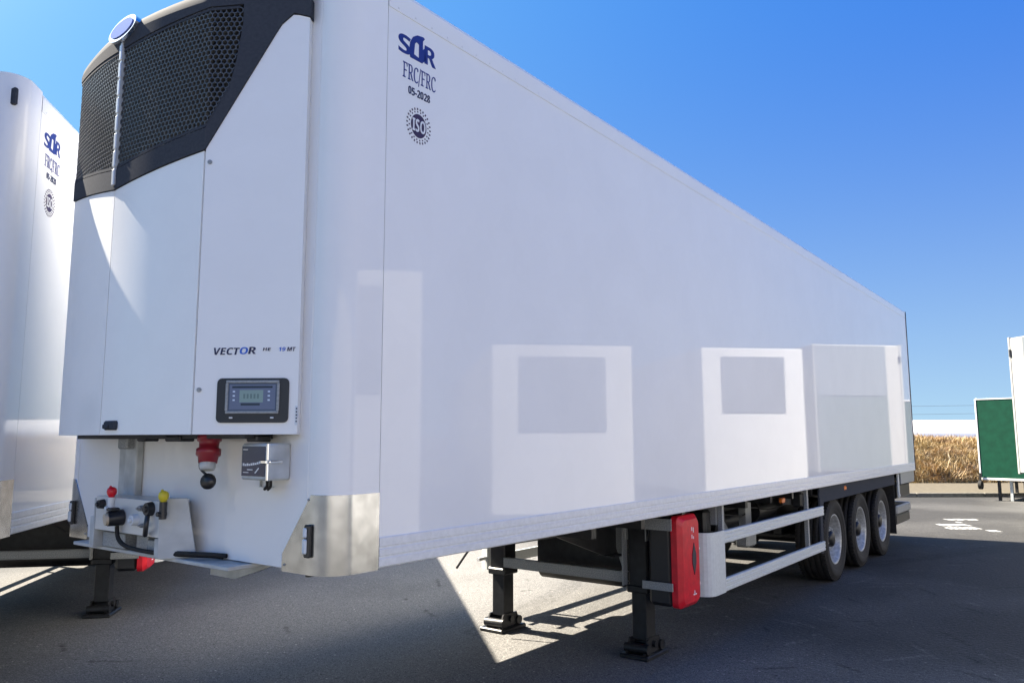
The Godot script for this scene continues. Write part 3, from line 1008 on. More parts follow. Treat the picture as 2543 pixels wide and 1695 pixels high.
	box(s, Vector3(4.88, 1.0, -0.22), Vector3(0.14, 0.26, 0.16), 0.02)
	done(s, "valve_block", M.black_paint, tr)
	# air lines slung under the floor
	for e in [[0.0, -0.62, 0.010], [0.03, -0.72, 0.008], [-0.04, -0.40, 0.008]]:
		s = nst()
		var pts := []
		for k in 9:
			pts.append(Vector3(4.6 + k * 0.42, 1.06 + e[0] - 0.07 * absf(sin(k * 1.3 + e[1] * 9.0)), e[1] + 0.03 * sin(k * 2.1)))
		cable(s, pts, e[2], 6, 4)
		done(s, "air_line", M.rubber, tr)
	s = nst()
	cable(s, [Vector3(4.05, 1.12, -0.60), Vector3(4.02, 1.02, -0.72), Vector3(4.06, 0.98, -0.90), Vector3(4.12, 1.06, -1.10), Vector3(4.10, 1.13, -1.3)], 0.011)
	done(s, "air_line", M.rubber, tr)
	# wheels, axles, mudguard
	var wm := wheel_meshes()
	for i in 3:
		var ax := 8.66 + 1.31 * i
		s = nst()
		tube(s, Vector3(ax, 0.5, 2.0 * CX + 0.35), Vector3(ax, 0.5, -0.35), 0.075, 0.075, 14)
		for z in [CX - 0.58, CX + 0.58]:
			bx(s, ax - 0.42, ax + 0.12, 0.55, 0.63, z - 0.05, z + 0.05, 0.01)
			tube(s, Vector3(ax + 0.28, 0.45, z), Vector3(ax + 0.28, 0.78, z), 0.13, 0.13, 14)
		done(s, "axle", M.black_paint, tr)
		for side in [1.0, -1.0]:
			var w := group_part("wheel", tr)
			w.position = Vector3(ax, 0.5, -0.26 if side > 0 else 2.0 * CX + 0.26)
			w.rotation = Vector3(0, 0.0 if side > 0 else PI, 0.3 * i)
			mesh_part(wm.tyre, "tyre", w)
			mesh_part(wm.rim, "rim", w)
			mesh_part(wm.hub, "hub", w)
			mesh_part(wm.nuts, "wheel_nuts", w).set_meta("kind", "stuff")
	for side in [1.0, -1.0]:
		var zo: float = -0.03 if side > 0 else 2.0 * CX + 0.03
		s = nst()
		prism(s, [Vector2(7.86, 1.172), Vector2(12.0, 1.172), Vector2(12.0, 1.01), Vector2(8.02, 0.995), Vector2(7.955, 0.90), Vector2(7.94, 0.42), Vector2(7.86, 0.42)], minf(zo, zo - 0.02 * side), maxf(zo, zo - 0.02 * side))
		done(s, "mudguard_valance", M.charcoal_plastic, tr)
		s = nst()
		bx(s, 7.95, 12.0, 1.075, 1.085, minf(zo - 0.03 * side, zo - 0.46 * side), maxf(zo - 0.03 * side, zo - 0.46 * side))
		done(s, "mudguard", M.black_plastic, tr)
		s = nst()
		bx(s, 12.02, 12.04, 0.24, 1.15, minf(zo - 0.02 * side, zo - 0.46 * side), maxf(zo - 0.02 * side, zo - 0.46 * side))
		done(s, "mud_flap", M.rubber, tr)
	# rear end: bracket, lamps, underrun bar
	s = nst()
	bx(s, 12.45, 13.58, 0.99, 1.172, -0.045, -0.02, 0.004)
	bx(s, 13.50, 13.60, 0.99, 1.172, 2.0 * CX + 0.02, -0.046, 0.006)
	done(s, "rear_apron", M.galvanised_steel, tr)
	s = nst()
	bx(s, 12.30, 12.37, 0.78, 1.16, -0.06, -0.03, 0.006)
	tube(s, Vector3(12.335, 0.82, -0.03), Vector3(12.335, 0.82, -0.02), 0.02, 0.02, 10)
	done(s, "hanger_strap", M.guard_aluminium, tr)
	s = nst()
	bx(s, 12.35, 13.45, 0.76, 0.98, -0.62, -0.08, 0.02)
	done(s, "tool_locker", M.black_paint, tr)
	s = nst()
	bx(s, 12.35, 13.44, 0.34, 0.50, -0.5, -0.10, 0.02)
	done(s, "buffer_block", M.black_paint, tr)
	for z in [-0.56, -1.94]:
		s = nst()
		bx(s, 13.2, 13.3, 0.30, 1.15, z - 0.06, z + 0.06)
		done(s, "bumper_hanger", M.black_paint, tr)
	s = nst()
	bx(s, 13.30, 13.46, 0.505, 0.645, 2.0 * CX + 0.08, -0.08, 0.02)
	bx(s, 12.35, 13.30, 0.505, 0.645, -0.13, -0.08, 0.02)
	done(s, "underrun_bar", M.galvanised_steel, tr)
	s = nst()
	tube(s, Vector3(13.60, 0.80, -0.2), Vector3(13.82, 0.80, -0.2), 0.02, 0.02, 8)
	bx(s, 13.80, 13.86, 0.78, 0.84, -0.24, -0.16, 0.006)
	done(s, "rear_hook", M.black_paint, tr)
	# printed marks on the side
	var pz := 0.0012
	var print_at := func(x: float, y: float) -> Transform3D: return Transform3D(Basis(), Vector3(x, y, pz))
	var mk := group_part("printed_marks", tr)
	text_part("S", M.print_blue, mk, print_at.call(0.978, 3.716), 0.088, 0.098, 2.2, -0.05)
	s = nst()
	prism(s, [Vector2(1.017, 3.664), Vector2(1.010, 3.70), Vector2(1.016, 3.745), Vector2(1.036, 3.780), Vector2(1.066, 3.800), Vector2(1.110, 3.808), Vector2(1.122, 3.802), Vector2(1.108, 3.785), Vector2(1.106, 3.664), Vector2(1.080, 3.664), Vector2(1.080, 3.755), Vector2(1.062, 3.762), Vector2(1.050, 3.748), Vector2(1.044, 3.69), Vector2(1.080, 3.682), Vector2(1.080, 3.664)], 0.0, 0.002, Transform3D(Basis(), Vector3(0, 0, 0.0004)))
	prism(s, [Vector2(1.104, 3.664), Vector2(1.104, 3.735), Vector2(1.122, 3.752), Vector2(1.13, 3.69)], 0.0, 0.0018, Transform3D(Basis(), Vector3(0, 0, 0.0004)))
	done(s, "sail_mark", M.print_blue, mk)
	text_part("R", M.print_blue, mk, print_at.call(1.164, 3.722), 0.085, 0.098, 2.2, 0.0)
	text_part("FRC/FRC", M.print_blue, mk, print_at.call(1.087, 3.580), 0.238, 0.100, 0.0, 0.0, "lettering", true)
	text_part("05-2028", M.print_navy, mk, print_at.call(1.087, 3.490), 0.158, 0.042, 0.5)
	s = nst()
	var bc := Vector3(1.086, 3.322, 0.0004)
	prism(s, disc(28, 0.056, 0.062), 0.0, 0.001, Transform3D(Basis(), bc))
	for k in 26:
		var t := TAU * k / 26.0
		box(s, bc + Vector3(cos(t) * 0.083, sin(t) * 0.088, 0.0005), Vector3(0.011, 0.008, 0.001), 0.0, Basis(Vector3(0, 0, 1), t))
	for k in 20:
		var t := TAU * (k + 0.4) / 20.0
		box(s, bc + Vector3(cos(t) * 0.068, sin(t) * 0.074, 0.0005), Vector3(0.008, 0.007, 0.001), 0.0, Basis(Vector3(0, 0, 1), t))
	done(s, "seal_mark", M.print_purple, mk)
	text_part("ISO", M.print_white, mk, Transform3D(Basis(), Vector3(bc.x, bc.y, 0.0022)), 0.094, 0.068, 0.3)
	if full:
		front_fittings(tr)
	return tr

func front_fittings(tr: Node3D) -> void:
	var s := nst()
	# grey cable channel down the wall
	bx(s, 0.545, 0.588, 1.30, 1.77, -1.70, -1.575, 0.006)
	bx(s, 0.565, 0.588, 1.30, 1.77, -1.80, -1.70, 0.004)
	done(s, "cable_channel", M.grey_paint, tr)
	s = nst()
	bx(s, 0.50, 0.56, 1.70, 1.775, -1.70, -1.60, 0.008)
	done(s, "channel_clamp", M.galvanised_steel, tr)
	# connector console
	var c := group_part("connector_console", tr)
	s = nst()
	bx(s, 0.415, 0.43, 1.275, 1.452, -1.72, -1.055, 0.003)
	bx(s, 0.43, 0.57, 1.44, 1.452, -1.72, -1.06, 0.002)
	done(s, "face_plate", M.silver, c)
	s = nst()
	var e := [Vector3(0.408, 1.180, -1.050), Vector3(0.540, 1.180, -0.935), Vector3(0.510, 1.464, -0.985), Vector3(0.408, 1.464, -1.062)]
	var inn := Vector3(0.008, 0, -0.009)
	var m: Vector3 = (e[0] + e[2]) * 0.5 + inn * 0.5
	quad(s, e[0], e[1], e[2], e[3], m)
	quad(s, e[0] + inn, e[1] + inn, e[2] + inn, e[3] + inn, m)
	for i in 4:
		quad(s, e[i], e[(i + 1) % 4], e[(i + 1) % 4] + inn, e[i] + inn, m)
	done(s, "side_bracket", M.grey_paint, c)
	for e2 in [[0.412, 0.55, 1.44, -1.735, -1.722], [0.44, 0.56, 1.335, -1.83, -1.745], [0.424, 0.436, 1.27, -1.12, -1.062]]:
		s = nst()
		bx(s, e2[0], e2[1], 1.18, e2[2], e2[3], e2[4], 0.002)
		done(s, "foot_bracket", M.grey_paint, c)
	s = nst()
	bx(s, 0.45, 0.56, 1.185, 1.265, -1.70, -1.46, 0.004)
	bx(s, 0.47, 0.56, 1.185, 1.265, -1.38, -1.27, 0.004)
	bx(s, 0.46, 0.56, 1.185, 1.25, -1.25, -1.12, 0.004)
	done(s, "relay_box", M.galvanised_steel, c)
	for a in [[-1.535, "red_plastic", "red_coupling_cap"], [-1.02, "yellow_plastic", "yellow_coupling_cap"]]:
		s = nst()
		var z: float = a[0]
		lathe(s, [[0.0, 1.450], [0.014, 1.450], [0.016, 1.460], [0.022, 1.467], [0.025, 1.482], [0.022, 1.496], [0.012, 1.504], [0.0, 1.506]], Transform3D(Basis(), Vector3(0.405, 0.0, z)), 14)
		box(s, Vector3(0.40, 1.503, z - 0.006), Vector3(0.012, 0.018, 0.014), 0.004)
		done(s, a[2], M[a[1]], c)
		s = nst()
		tube(s, Vector3(0.405, 1.37, z), Vector3(0.405, 1.452, z), 0.018, 0.018, 10)
		tube(s, Vector3(0.42, 1.395, z), Vector3(0.375, 1.395, z), 0.014, 0.012, 8)
		done(s, "air_coupling", M.pearl_lens if z < -1.2 else M.black_plastic, c)
	var X := Vector3(1, 0, 0)
	s = nst()      # big black plug with a beige face
	tube(s, Vector3(0.418, 1.355, -1.43), Vector3(0.345, 1.350, -1.442), 0.042, 0.037, 18)
	box(s, Vector3(0.37, 1.397, -1.438), Vector3(0.05, 0.018, 0.05), 0.006)
	done(s, "socket", M.black_plastic, c)
	s = nst()
	tube(s, Vector3(0.347, 1.348, -1.444), Vector3(0.332, 1.346, -1.447), 0.031, 0.029, 14)
	done(s, "socket_face", M.beige_plastic, c)
	for a in [[1.350, -1.285, 0.030, "pearl_lens"], [1.412, -1.145, 0.036, "black_plastic"], [1.412, -1.635, 0.026, "black_plastic"], [1.412, -1.215, 0.016, "galvanised_steel"], [1.33, -1.19, 0.012, "galvanised_steel"]]:
		s = nst()
		tube(s, Vector3(0.417, a[0], a[1]), Vector3(0.385, a[0], a[1]), a[2], a[2] * 0.85, 14)
		tube(s, Vector3(0.39, a[0], a[1]), Vector3(0.374, a[0], a[1]), a[2] * 0.5, a[2] * 0.4, 10)
		done(s, "socket", M[a[3]], c)
	s = nst()
	cable(s, [Vector3(0.40, 1.39, -1.15), Vector3(0.385, 1.35, -1.13), Vector3(0.385, 1.31, -1.135), Vector3(0.40, 1.285, -1.165)], 0.012)
	done(s, "cap_strap", M.black_plastic, c)
	s = nst()
	cable(s, [Vector3(0.40, 1.31, -1.45), Vector3(0.40, 1.25, -1.43), Vector3(0.41, 1.215, -1.37), Vector3(0.43, 1.200, -1.25), Vector3(0.45, 1.197, -1.08), Vector3(0.50, 1.197, -0.93), Vector3(0.55, 1.196, -0.83), Vector3(0.58, 1.192, -0.77)], 0.011)
	cable(s, [Vector3(0.46, 1.200, -1.10), Vector3(0.49, 1.205, -0.92), Vector3(0.535, 1.205, -0.82), Vector3(0.58, 1.20, -0.74)], 0.011)
	done(s, "cable", M.rubber, c)
	# battery charger box
	var b := group_part("charger_box", tr)
	s = nst()
	bx(s, 0.472, 0.588, 1.572, 1.735, -0.492, -0.285, 0.008)
	done(s, "box_body", M.grey_paint, b)
	s = nst()
	bx(s, 0.4695, 0.472, 1.590, 1.722, -0.484, -0.312)
	done(s, "navy_label", M.navy_label, b)
	s = nst()
	RX.seed = 4
	for k in 9:
		var z := -0.474 + k * 0.015
		bx(s, 0.4682, 0.4697, 1.634 + 0.0006 * k * k * 0.3, 1.641 + RX.randf() * 0.006 + 0.0006 * k * k * 0.3, z, z + 0.011)
	bx(s, 0.4682, 0.4697, 1.616, 1.620, -0.44, -0.40)
	bx(s, 0.4682, 0.4697, 1.604, 1.607, -0.47, -0.43)
	box(s, Vector3(0.469, 1.615, -0.368), Vector3(0.0012, 0.006, 0.035), 0.0, Basis(X, -0.7))
	bx(s, 0.4682, 0.4697, 1.705, 1.709, -0.475, -0.44)
	done(s, "label_print", M.print_white, b)
	s = nst()
	bx(s, 0.468, 0.476, 1.572, 1.735, -0.302, -0.288, 0.002)
	bx(s, 0.455, 0.470, 1.646, 1.662, -0.325, -0.283, 0.003)
	bx(s, 0.47, 0.54, 1.648, 1.660, -0.284, -0.276, 0.003)
	done(s, "clasp", M.chrome, b)
	s = nst()
	for z in [-0.36, -0.335]:
		cable(s, [Vector3(0.52, 1.575, z), Vector3(0.52, 1.545, z), Vector3(0.53, 1.53, z - 0.03), Vector3(0.55, 1.535, z - 0.05)], 0.007)
	done(s, "box_cable", M.rubber, b)
	s = nst()
	for e2 in [[1.533, 1.536, -0.50, -0.40], [1.533, 1.57, -0.495, -0.492]]:
		bx(s, 0.575, 0.588, e2[0], e2[1], e2[2], e2[3])
	done(s, "hanger_frame", M.grey_paint, b)
	# red mains plug under the unit
	var p := group_part("mains_plug", tr)
	s = nst()
	var a0 := Vector3(0.46, 1.765, -0.735)
	var ax := Vector3(-0.15, -1.0, 0.18).normalized()
	var fr := Transform3D(frame_of(ax), a0)
	lathe(s, [[0.0, 0.0], [0.055, 0.0], [0.055, 0.02], [0.046, 0.022], [0.044, 0.055], [0.056, 0.060], [0.056, 0.088], [0.046, 0.095], [0.042, 0.125], [0.0, 0.125]], fr, 18)
	done(s, "plug_body", M.dark_red, p)
	s = nst()
	lathe(s, [[0.0, 0.115], [0.036, 0.118], [0.037, 0.145], [0.030, 0.158], [0.024, 0.160], [0.022, 0.150], [0.0, 0.149]], fr, 16)
	done(s, "plug_collar", M.grey_paint, p)
	s = nst()
	lathe(s, [[0.0, -0.012], [0.034, -0.012], [0.037, -0.006], [0.037, 0.008], [0.0, 0.010]], Transform3D(frame_of(Vector3(-1, 0.1, 0.5)), Vector3(0.45, 1.558, -0.715)), 16)
	cable(s, [Vector3(0.44, 1.67, -0.765), Vector3(0.44, 1.62, -0.772), Vector3(0.455, 1.585, -0.735), Vector3(0.46, 1.575, -0.715)], 0.006)
	done(s, "plug_cap", M.black_plastic, p)

# ------------------------------------------------------------------ scene
func _ready() -> void:
	# camera
	var cam := Camera3D.new()
	cam.name = "camera"
	add_child(cam)
	var fw := Vector3(0.79227116, 0.12319927, -0.59760216)
	var rt := Vector3(0.60238522, -0.00198522, 0.79820305)
	var up := Vector3(-0.09715166, 0.99237997, 0.07578625)
	cam.transform = Transform3D(Basis(rt, up, -fw), Vector3(-1.629, 1.758, 2.6375))
	cam.fov = 47.56
	cam.near = 0.05; cam.far = 2000.0
	cam.current = true
	# sun: high on the far side of the trailer, a little ahead of it
	var sun := DirectionalLight3D.new()
	sun.name = "sun"
	add_child(sun)
	var sd := Vector3(0.14, -1.0, 1.03).normalized()
	sun.look_at_from_position(Vector3.ZERO, sd, Vector3.UP)
	sun.light_energy = 1.6
	sun.light_color = Color(1.0, 0.955, 0.88)
	sun.light_angular_distance = 0.5
	sun.shadow_enabled = true
	# clear sky, paler towards the horizon and towards the sun
	var env := Environment.new()
	env.background_mode = Environment.BG_SKY
	var W := 512
	var H := 256
	var im := Image.create_empty(W, H, false, Image.FORMAT_RGBF)
	for j in H:
		var el := (0.5 - (j + 0.5) / H) * PI
		for i in W:
			var az := (i + 0.5) / W * TAU
			var dir := Vector3(sin(az) * cos(el), sin(el), -cos(az) * cos(el))
			var h := clampf(sin(el), 0.0, 1.0)
			var cs := clampf(dir.dot(-sd), -1.0, 1.0)
			var zen := Vector3(0.0, 0.160, 0.80)
			var hor := Vector3(0.48, 0.73, 0.91)
			var c := zen.lerp(hor, pow(1.0 - h, 3.7))
			var glow := pow(maxf(0.0, (cs + 0.25) / 1.25), 3.0)
			c += Vector3(0.21, 0.46, 0.30) * glow
			c += Vector3(3.2, 3.0, 2.7) * pow(maxf(0.0, cs), 30.0)
			c /= 4.7
			if el < 0.0:
				c = Vector3(0.09, 0.085, 0.08)
			im.set_pixel(i, j, Color(c.x, c.y, c.z))
	var pm := PanoramaSkyMaterial.new()
	pm.panorama = ImageTexture.create_from_image(im)
	var sky := Sky.new()
	sky.sky_material = pm
	env.sky = sky
	env.tonemap_mode = Environment.TONE_MAPPER_LINEAR
	env.tonemap_exposure = 4.7
	env.sdfgi_enabled = true; env.ssao_enabled = true; env.ssil_enabled = true
	var we := WorldEnvironment.new()
	we.name = "world"
	we.environment = env
	add_child(we)

	make_materials()
	# ---------------------------------------------------------------- ground
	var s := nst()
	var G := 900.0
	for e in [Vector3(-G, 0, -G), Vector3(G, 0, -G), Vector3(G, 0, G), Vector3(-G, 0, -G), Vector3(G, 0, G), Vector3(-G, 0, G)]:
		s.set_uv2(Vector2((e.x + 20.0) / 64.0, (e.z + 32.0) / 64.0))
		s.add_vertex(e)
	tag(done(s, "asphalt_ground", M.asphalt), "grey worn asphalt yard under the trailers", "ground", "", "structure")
	var R := Vector3(0.602, 0, 0.798)      # along the far kerb
	var D := Vector3(0.798, 0, -0.602)     # away from the yard
	var K := Vector3(24.6, 0, -1.0)
	var kb := Basis(R, Vector3.UP, -D)
	for i in 40:
		s = nst()
		box(s, Vector3(0, 0.02, 0), Vector3(1.985, 0.20, 0.16), 0.012)
		var st := done(s, "kerb_stone", M.kerb_concrete)
		st.transform = Transform3D(kb, K + R * ((i - 24) * 2.0) + D * 0.08)
		tag(st, "pale kerb stone at the far edge of the yard", "kerb", "kerb stones along the far edge", "structure")
	s = nst()
	var v0 := K + D * 0.16 - R * 60.0
	quad(s, v0 + Vector3(0, 0.115, 0), v0 + R * 110 + Vector3(0, 0.115, 0), v0 + R * 110 + D * 5.2 + Vector3(0, 0.115, 0), v0 + D * 5.2 + Vector3(0, 0.115, 0), Vector3(25, -5, 0))
	tag(done(s, "pavement", M.pavement_dust), "tan concrete pavement strip behind the far kerb", "pavement", "", "structure")
	# earth bank
	s = nst()
	var nz := FastNoiseLite.new()
	nz.seed = 3; nz.frequency = 0.12
	var prof := [[5.2, 0.0], [5.6, 0.35], [6.6, 1.05], [8.0, 1.52], [11.0, 1.40], [16.0, 0.8], [30.0, 0.4], [60.0, 0.1]]
	s.set_smooth_group(1)
	for i in 55:
		for k in prof.size() - 1:
			var q := []
			for e in [[i, k], [i + 1, k], [i + 1, k + 1], [i, k + 1]]:
				var P: Vector3 = K - R * 60.0 + R * (e[0] * 2.0) + D * float(prof[e[1]][0])
				P.y = float(prof[e[1]][1]) + nz.get_noise_2d(P.x, P.z) * 0.25 * clampf(e[1], 0, 1) + 0.05
				q.append(P)
			quad(s, q[0], q[1], q[2], q[3], q[0] - Vector3(0, 30, 0))
	tag(done(s, "earth_bank", M.dry_earth), "dry earth bank beyond the pavement", "bank", "", "structure")
	# dry grass
	s = nst()
	RX.seed = 21
	for k in 30:
		var a := RX.randf() * TAU
		var p := Vector3(RX.randf_range(-0.2, 0.2), 0, RX.randf_range(-0.2, 0.2))
		var h := RX.randf_range(0.06, 0.26)
		var ln := Vector3(cos(a), 0, sin(a)) * RX.randf_range(0.03, 0.22)
		var sd2 := Vector3(-sin(a), 0, cos(a)) * RX.randf_range(0.004, 0.009)
		var tone := RX.randf_range(0.8, 1.08)
		s.set_color(Color(0.43 * tone, 0.345 * tone, 0.215 * tone))
		var m1 := p + ln * 0.35 + Vector3(0, h * 0.6, 0)
		var t1 := p + ln + Vector3(0, h, 0)
		for v in [p - sd2, p + sd2, m1 + sd2, p - sd2, m1 + sd2, m1 - sd2, m1 - sd2, m1 + sd2, t1]: s.add_vertex(v)
	s.generate_normals()
	var tuft := s.commit()
	tuft.surface_set_material(0, M.dry_grass)
	var mm := MultiMesh.new()
	mm.transform_format = MultiMesh.TRANSFORM_3D
	mm.use_colors = true
	mm.mesh = tuft
	mm.instance_count = 26000
	for i in mm.instance_count:
		var along := RX.randf_range(-14.0, 16.0)
		var dist := 5.25 + 6.5 * pow(RX.randf(), 1.4)
		var P := K + R * along + D * dist
		var y := 0.05
		for k in prof.size() - 1:
			if dist >= prof[k][0] and dist < prof[k + 1][0]:
				y += lerpf(prof[k][1], prof[k + 1][1], (dist - prof[k][0]) / (prof[k + 1][0] - prof[k][0]))
		y += nz.get_noise_2d(P.x, P.z) * 0.25 - 0.06
		var sc := RX.randf_range(0.6, 1.3) * (1.0 + 0.5 * nz.get_noise_2d(P.x * 4.0, P.z * 4.0))
		if RX.randf() < 0.02: sc *= 1.7
		mm.set_instance_transform(i, Transform3D(Basis(Vector3.UP, RX.randf() * TAU).scaled(Vector3(sc, sc * RX.randf_range(0.8, 1.2), sc)), Vector3(P.x, y, P.z)))
		var dry := clampf(0.5 + 1.3 * nz.get_noise_2d(P.x * 7.0 + 50.0, P.z * 7.0), 0.0, 1.0)
		var tint := Color(1.10, 1.05, 0.84).lerp(Color(0.95, 0.80, 0.72), dry)
		if RX.randf() < 0.10: tint = Color(1.1, 1.15, 1.25)
		mm.set_instance_color(i, tint * RX.randf_range(0.75, 1.1))
	var mi := MultiMeshInstance3D.new()
	mi.multimesh = mm; mi.name = "dry_grass"
	add_child(mi)
	tag(mi, "tall straw-coloured dry grass covering the bank", "grass", "", "stuff")
	# greenhouse far behind, white film roof
	var gh := base("greenhouse")
	tag(gh, "long low white greenhouse roof beyond the dry grass", "greenhouse")
	s = nst()
	var gp := K + D * 38.0
	for b in 3:
		var o2 := D * (b * 9.0)
		var arc := []
		for k in 11:
			var t := PI * k / 10.0
			arc.append(gp + o2 + D * (-4.5 * cos(t)) + Vector3(0, 1.7 + 1.35 * sin(t), 0))
		s.set_smooth_group(1)
		for k in 10:
			quad(s, arc[k] - R * 50, arc[k] + R * 50, arc[k + 1] + R * 50, arc[k + 1] - R * 50, gp + o2)
		s.set_smooth_group(-1)
	done(s, "film_roof", M.greenhouse_film, gh)
	s = nst()
	box(s, gp + D * 9.0 + Vector3(0, 0.85, 0), Vector3(100, 1.7, 27), 0.0, Basis(R, Vector3.UP, R.cross(Vector3.UP)))
	done(s, "film_wall", M.greenhouse_film, gh)
	# distant shed roof and overhead wires
	var sh := base("distant_shed")
	tag(sh, "low dark shed roof behind the greenhouse", "shed")
	s = nst()
	box(s, K + D * 95 + R * 9 + Vector3(0, 2.0, 0), Vector3(9, 4.0, 7), 0.0, Basis(R, Vector3.UP, R.cross(Vector3.UP)))
	done(s, "wall", M.far_grey, sh)
	s = nst()
	box(s, K + D * 95 + R * 9 + Vector3(0, 4.15, 0), Vector3(10, 0.3, 8), 0.0, Basis(R, Vector3.UP, R.cross(Vector3.UP)))
	done(s, "roof", M.far_grey, sh)
	for k in 3:
		s = nst()
		var pts := []
		for e in 9:
			var t := e / 8.0
			pts.append(K + D * 120 + R * lerpf(-260, 260, t) + Vector3(0, 12.2 - k * 1.5 - 5.2 * sin(PI * t), 0))
		cable(s, pts, 0.03, 6, 4)
		tag(done(s, "overhead_wire", M.far_grey), ["topmost overhead wire far behind the greenhouse", "middle overhead wire far behind the greenhouse", "lowest overhead wire far behind the greenhouse"][k], "wire", "overhead wires")
	s = nst()
	var gw := K + D * 4.9 + R * (-0.45)
	tube(s, gw + Vector3(0, 0.15, 0) + R * 0.7, gw + Vector3(0, 1.3, 0) - R * 0.6 + D * 0.4, 0.018, 0.012, 6)
	tag(done(s, "leaning_rod", M.black_paint), "thin dark rod leaning in the dry grass", "rod")
	# worn white paint on the yard
	RX.seed = 9
	for e in [[Vector3(17.64, 0.004, 0.13), 0.65, 0.15], [Vector3(16.38, 0.004, 0.14), 0.57, 0.21], [Vector3(15.84, 0.004, 0.38), 0.61, 0.18], [Vector3(15.69, 0.004, 0.90), 0.19, 0.15], [Vector3(17.00, 0.004, 0.16), 0.09, 0.12]]:
		s = nst()
		var n := 14
		for k in n:
			var a: float = lerpf(-0.5, 0.5, float(k) / n) * e[1]
			var b: float = lerpf(-0.5, 0.5, float(k + 1) / n) * e[1]
			if RX.randf() < 0.06: continue
			var w0: float = e[2] * RX.randf_range(0.5, 1.0)
			var w1: float = e[2] * RX.randf_range(0.5, 1.0)
			quad(s, e[0] + R * a - D * w0, e[0] + R * b - D * w0, e[0] + R * b + D * w1, e[0] + R * a + D * w1, e[0] - Vector3(0, 1, 0))
		tag(done(s, "road_marking", M.road_paint), "worn white paint stroke on sunlit asphalt behind the trailer", "marking", "worn paint strokes", "structure")

	# ---------------------------------------------------------------- trailers
	var t0 := make_trailer(true)
	tag(t0, "large white refrigerated trailer with charcoal grille filling the picture", "trailer", "white refrigerated trailers")
	var t1: Node3D = t0.duplicate()
	t1.name = numbered("refrigerated_trailer")
	add_child(t1)
	var A := deg_to_rad(47.5)
	t1.rotation.y = A
	t1.position = Vector3(0.37, 0, -2.70) - t1.basis * Vector3(0.862, 0, 0)
	s = nst()
	box(s, Vector3(0.607, 3.85, -0.055), Vector3(0.03, 0.11, 0.04), 0.008, Basis(Vector3.UP, -0.7))
	done(s, "marker_lamp", M.charcoal_plastic, t1)
	s = nst()
	bx(s, 5.2, 7.8, 0.62, 1.165, 2.0 * CX + 0.08, 2.0 * CX + 0.75, 0.01)
	bx(s, 0.9, 3.9, 0.86, 1.165, 2.0 * CX + 0.05, 2.0 * CX + 0.12, 0.004)
	done(s, "pallet_box", M.black_paint, t1)
	tag(t1, "white refrigerated trailer at the left edge, parked at an angle", "trailer", "white refrigerated trailers")
	# row across the yard, seen in the gloss of the side wall and at the right edge; pair behind the camera added to bounce light
	var row := [
		[Vector3(5.2, 0, 3.9), 3.80, "flat-fronted white trailer mirrored beside the front corner of the glossy side"],
		[Vector3(10.56, 0, 3.9), 3.36, "lower flat-fronted white trailer mirrored in the middle of the glossy side"],
		[Vector3(17.0, 0, 2.83), 3.82, "flat-fronted white trailer mirrored above the side guard in the glossy side"],
		[Vector3(-5.4, 0, 4.4), 3.80, "added flat-fronted white trailer out of view behind the camera, bouncing light onto the front"],
		[Vector3(-11.0, 0, 4.6), 3.80, "added flat-fronted white trailer furthest away behind the camera, bouncing light onto the front"]]
	for e in row:
		make_row_trailer(e[0], e[1], e[2])
	make_white_box()
	make_green()

func make_green() -> void:
	var yaw := atan2(0.2, 0.97)
	var g := base("green_box_trailer", Vector3(23.9, 0, -0.15), -yaw)
	tag(g, "green box trailer with white frame standing beyond the yard", "trailer")
	# local: front face at x = 0, body to +x, left edge z = 0, to +z
	var s := nst()
	bx(s, 0.012, 4.0, 0.60, 2.80, 0.03, 2.17, 0.01)
	done(s, "green_body", M.green_panel, g)
	s = nst()
	for z in [0.015, 2.185]:
		bx(s, 0.0, 0.08, 0.58, 2.82, z - 0.02, z + 0.02, 0.006)
	bx(s, 0.0, 0.08, 0.56, 0.62, 0.036, 2.164, 0.006)
	bx(s, 0.0, 0.08, 2.79, 2.82, 0.036, 2.164, 0.006)
	bx(s, 0.08, 4.0, 2.76, 2.84, -0.01, 0.05, 0.01)
	bx(s, 0.08, 4.0, 0.56, 0.64, -0.01, 0.05, 0.01)
	done(s, "white_frame", M.white_panel, g)
	s = nst()
	bx(s, 0.1, 3.9, 2.8, 2.83, 0.06, 2.1)
	done(s, "roof", M.white_panel, g)
	for e in [[0.12, 0.42], [0.12, 0.72], [0.12, 1.05], [0.12, 1.32], [2.0, 0.3], [2.0, 1.9]]:
		s = nst()
		bx(s, e[0], e[0] + 0.08, 0.0, 0.60, e[1] - 0.035, e[1] + 0.035, 0.005)
		done(s, "leg", M.grey_paint if e[1] in [0.72, 1.32] else M.black_paint, g)
	s = nst()
	bx(s, 0.13, 0.19, 0.10, 0.15, 0.455, 1.015)
	done(s, "leg_tie", M.black_paint, g)
	s = nst()
	tube(s, Vector3(-0.05, 0.42, -0.02), Vector3(-0.05, 0.42, 0.06), 0.12, 0.12, 16)
	bx(s, -0.08, -0.02, 0.42, 0.75, 0.0, 0.04)
	done(s, "jockey_wheel", M.rubber, g)

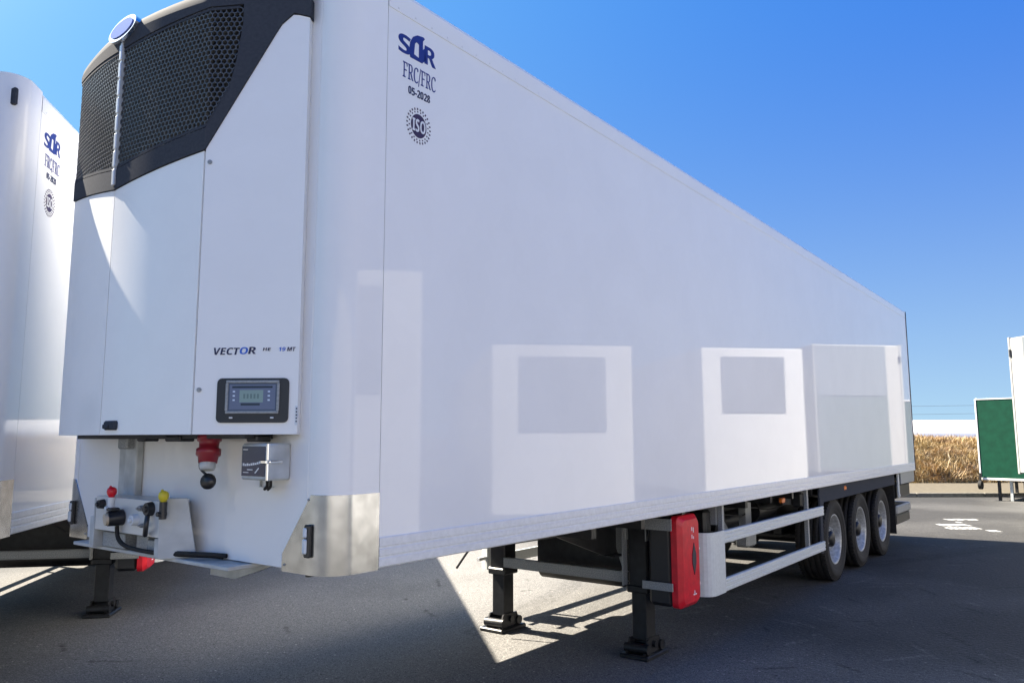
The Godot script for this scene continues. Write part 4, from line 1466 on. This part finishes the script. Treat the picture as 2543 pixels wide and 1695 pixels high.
func make_white_box() -> void:
	# box body parked across the yard, its front face towards us
	var g := base("white_box_truck", Vector3(19.18, 0, 1.12), deg_to_rad(-45.0))
	tag(g, "sunlit white box truck cut by the right edge of the picture", "truck")
	var s := nst()
	bx(s, 0.0, 4.8, 0.95, 3.98, 0.0, 2.3, 0.02)
	done(s, "box_body", M.dimmed_white, g)
	for z in [0.02, 2.28]:
		s = nst()
		bx(s, -0.012, 0.05, 0.93, 4.0, z - 0.03, z + 0.03, 0.008)
		done(s, "corner_trim", M.dimmed_white, g)
	s = nst()
	bx(s, -0.03, 0.0, 3.55, 3.72, 0.02, 0.07, 0.006)
	done(s, "marker_lamp", M.black_plastic, g)
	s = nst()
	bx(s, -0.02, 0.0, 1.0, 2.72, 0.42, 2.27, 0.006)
	done(s, "front_shade", M.front_shade, g)  # dark slab painted as the shaded lower half of the front
	s = nst()
	bx(s, -0.02, 0.0, 2.74, 3.96, 0.42, 2.27, 0.006)
	done(s, "upper_panel", M.front_sky_tone, g)  # upper half coloured to blend with the mirrored sky
	s = nst()
	bx(s, 0.1, 4.7, 0.7, 0.94, 0.7, 1.8)
	done(s, "chassis", M.black_paint, g)
	var wm := wheel_meshes()
	for x in [0.9, 3.7]:
		for side in [1.0, -1.0]:
			var w := group_part("wheel", g)
			w.position = Vector3(x, 0.5, 2.06 if side > 0 else 0.24)
			w.rotation.y = 0.0 if side > 0 else PI
			mesh_part(wm.tyre, "tyre", w)
			mesh_part(wm.rim, "rim", w)

func make_row_trailer(at: Vector3, h: float, label: String) -> void:
	# front corner nearest the main trailer at the origin, body along +x, width along +z
	var g := base("box_trailer", at, deg_to_rad(-45.0))
	tag(g, label, "trailer", "box trailers across the yard")
	var s := nst()
	bx(s, 0.0, 12.5, 0.45, h, 0.0, 2.5, 0.015)
	done(s, "body", M.dull_white, g)
	s = nst()
	bx(s, -0.03, 0.0, h - 0.20 - 1.3, h - 0.20, 0.48, 2.02, 0.008)
	done(s, "front_panel", M.window_grey, g)
	s = nst()
	bx(s, 0.05, 12.4, 0.34, 0.44, 0.5, 2.0)
	done(s, "chassis", M.black_paint, g)
	for z in [0.5, 2.0]:
		s = nst()
		bx(s, 3.5, 3.66, 0.0, 0.44, z - 0.08, z + 0.08, 0.01)
		done(s, "landing_leg", M.black_paint, g)
	var wm := wheel_meshes()
	for x in [8.3, 9.6, 10.9]:
		for side in [1.0, -1.0]:
			var w := group_part("wheel", g)
			w.position = Vector3(x, 0.5, 2.26 if side > 0 else 0.24)
			w.rotation.y = 0.0 if side > 0 else PI
			mesh_part(wm.tyre, "tyre", w)
			mesh_part(wm.rim, "rim", w)
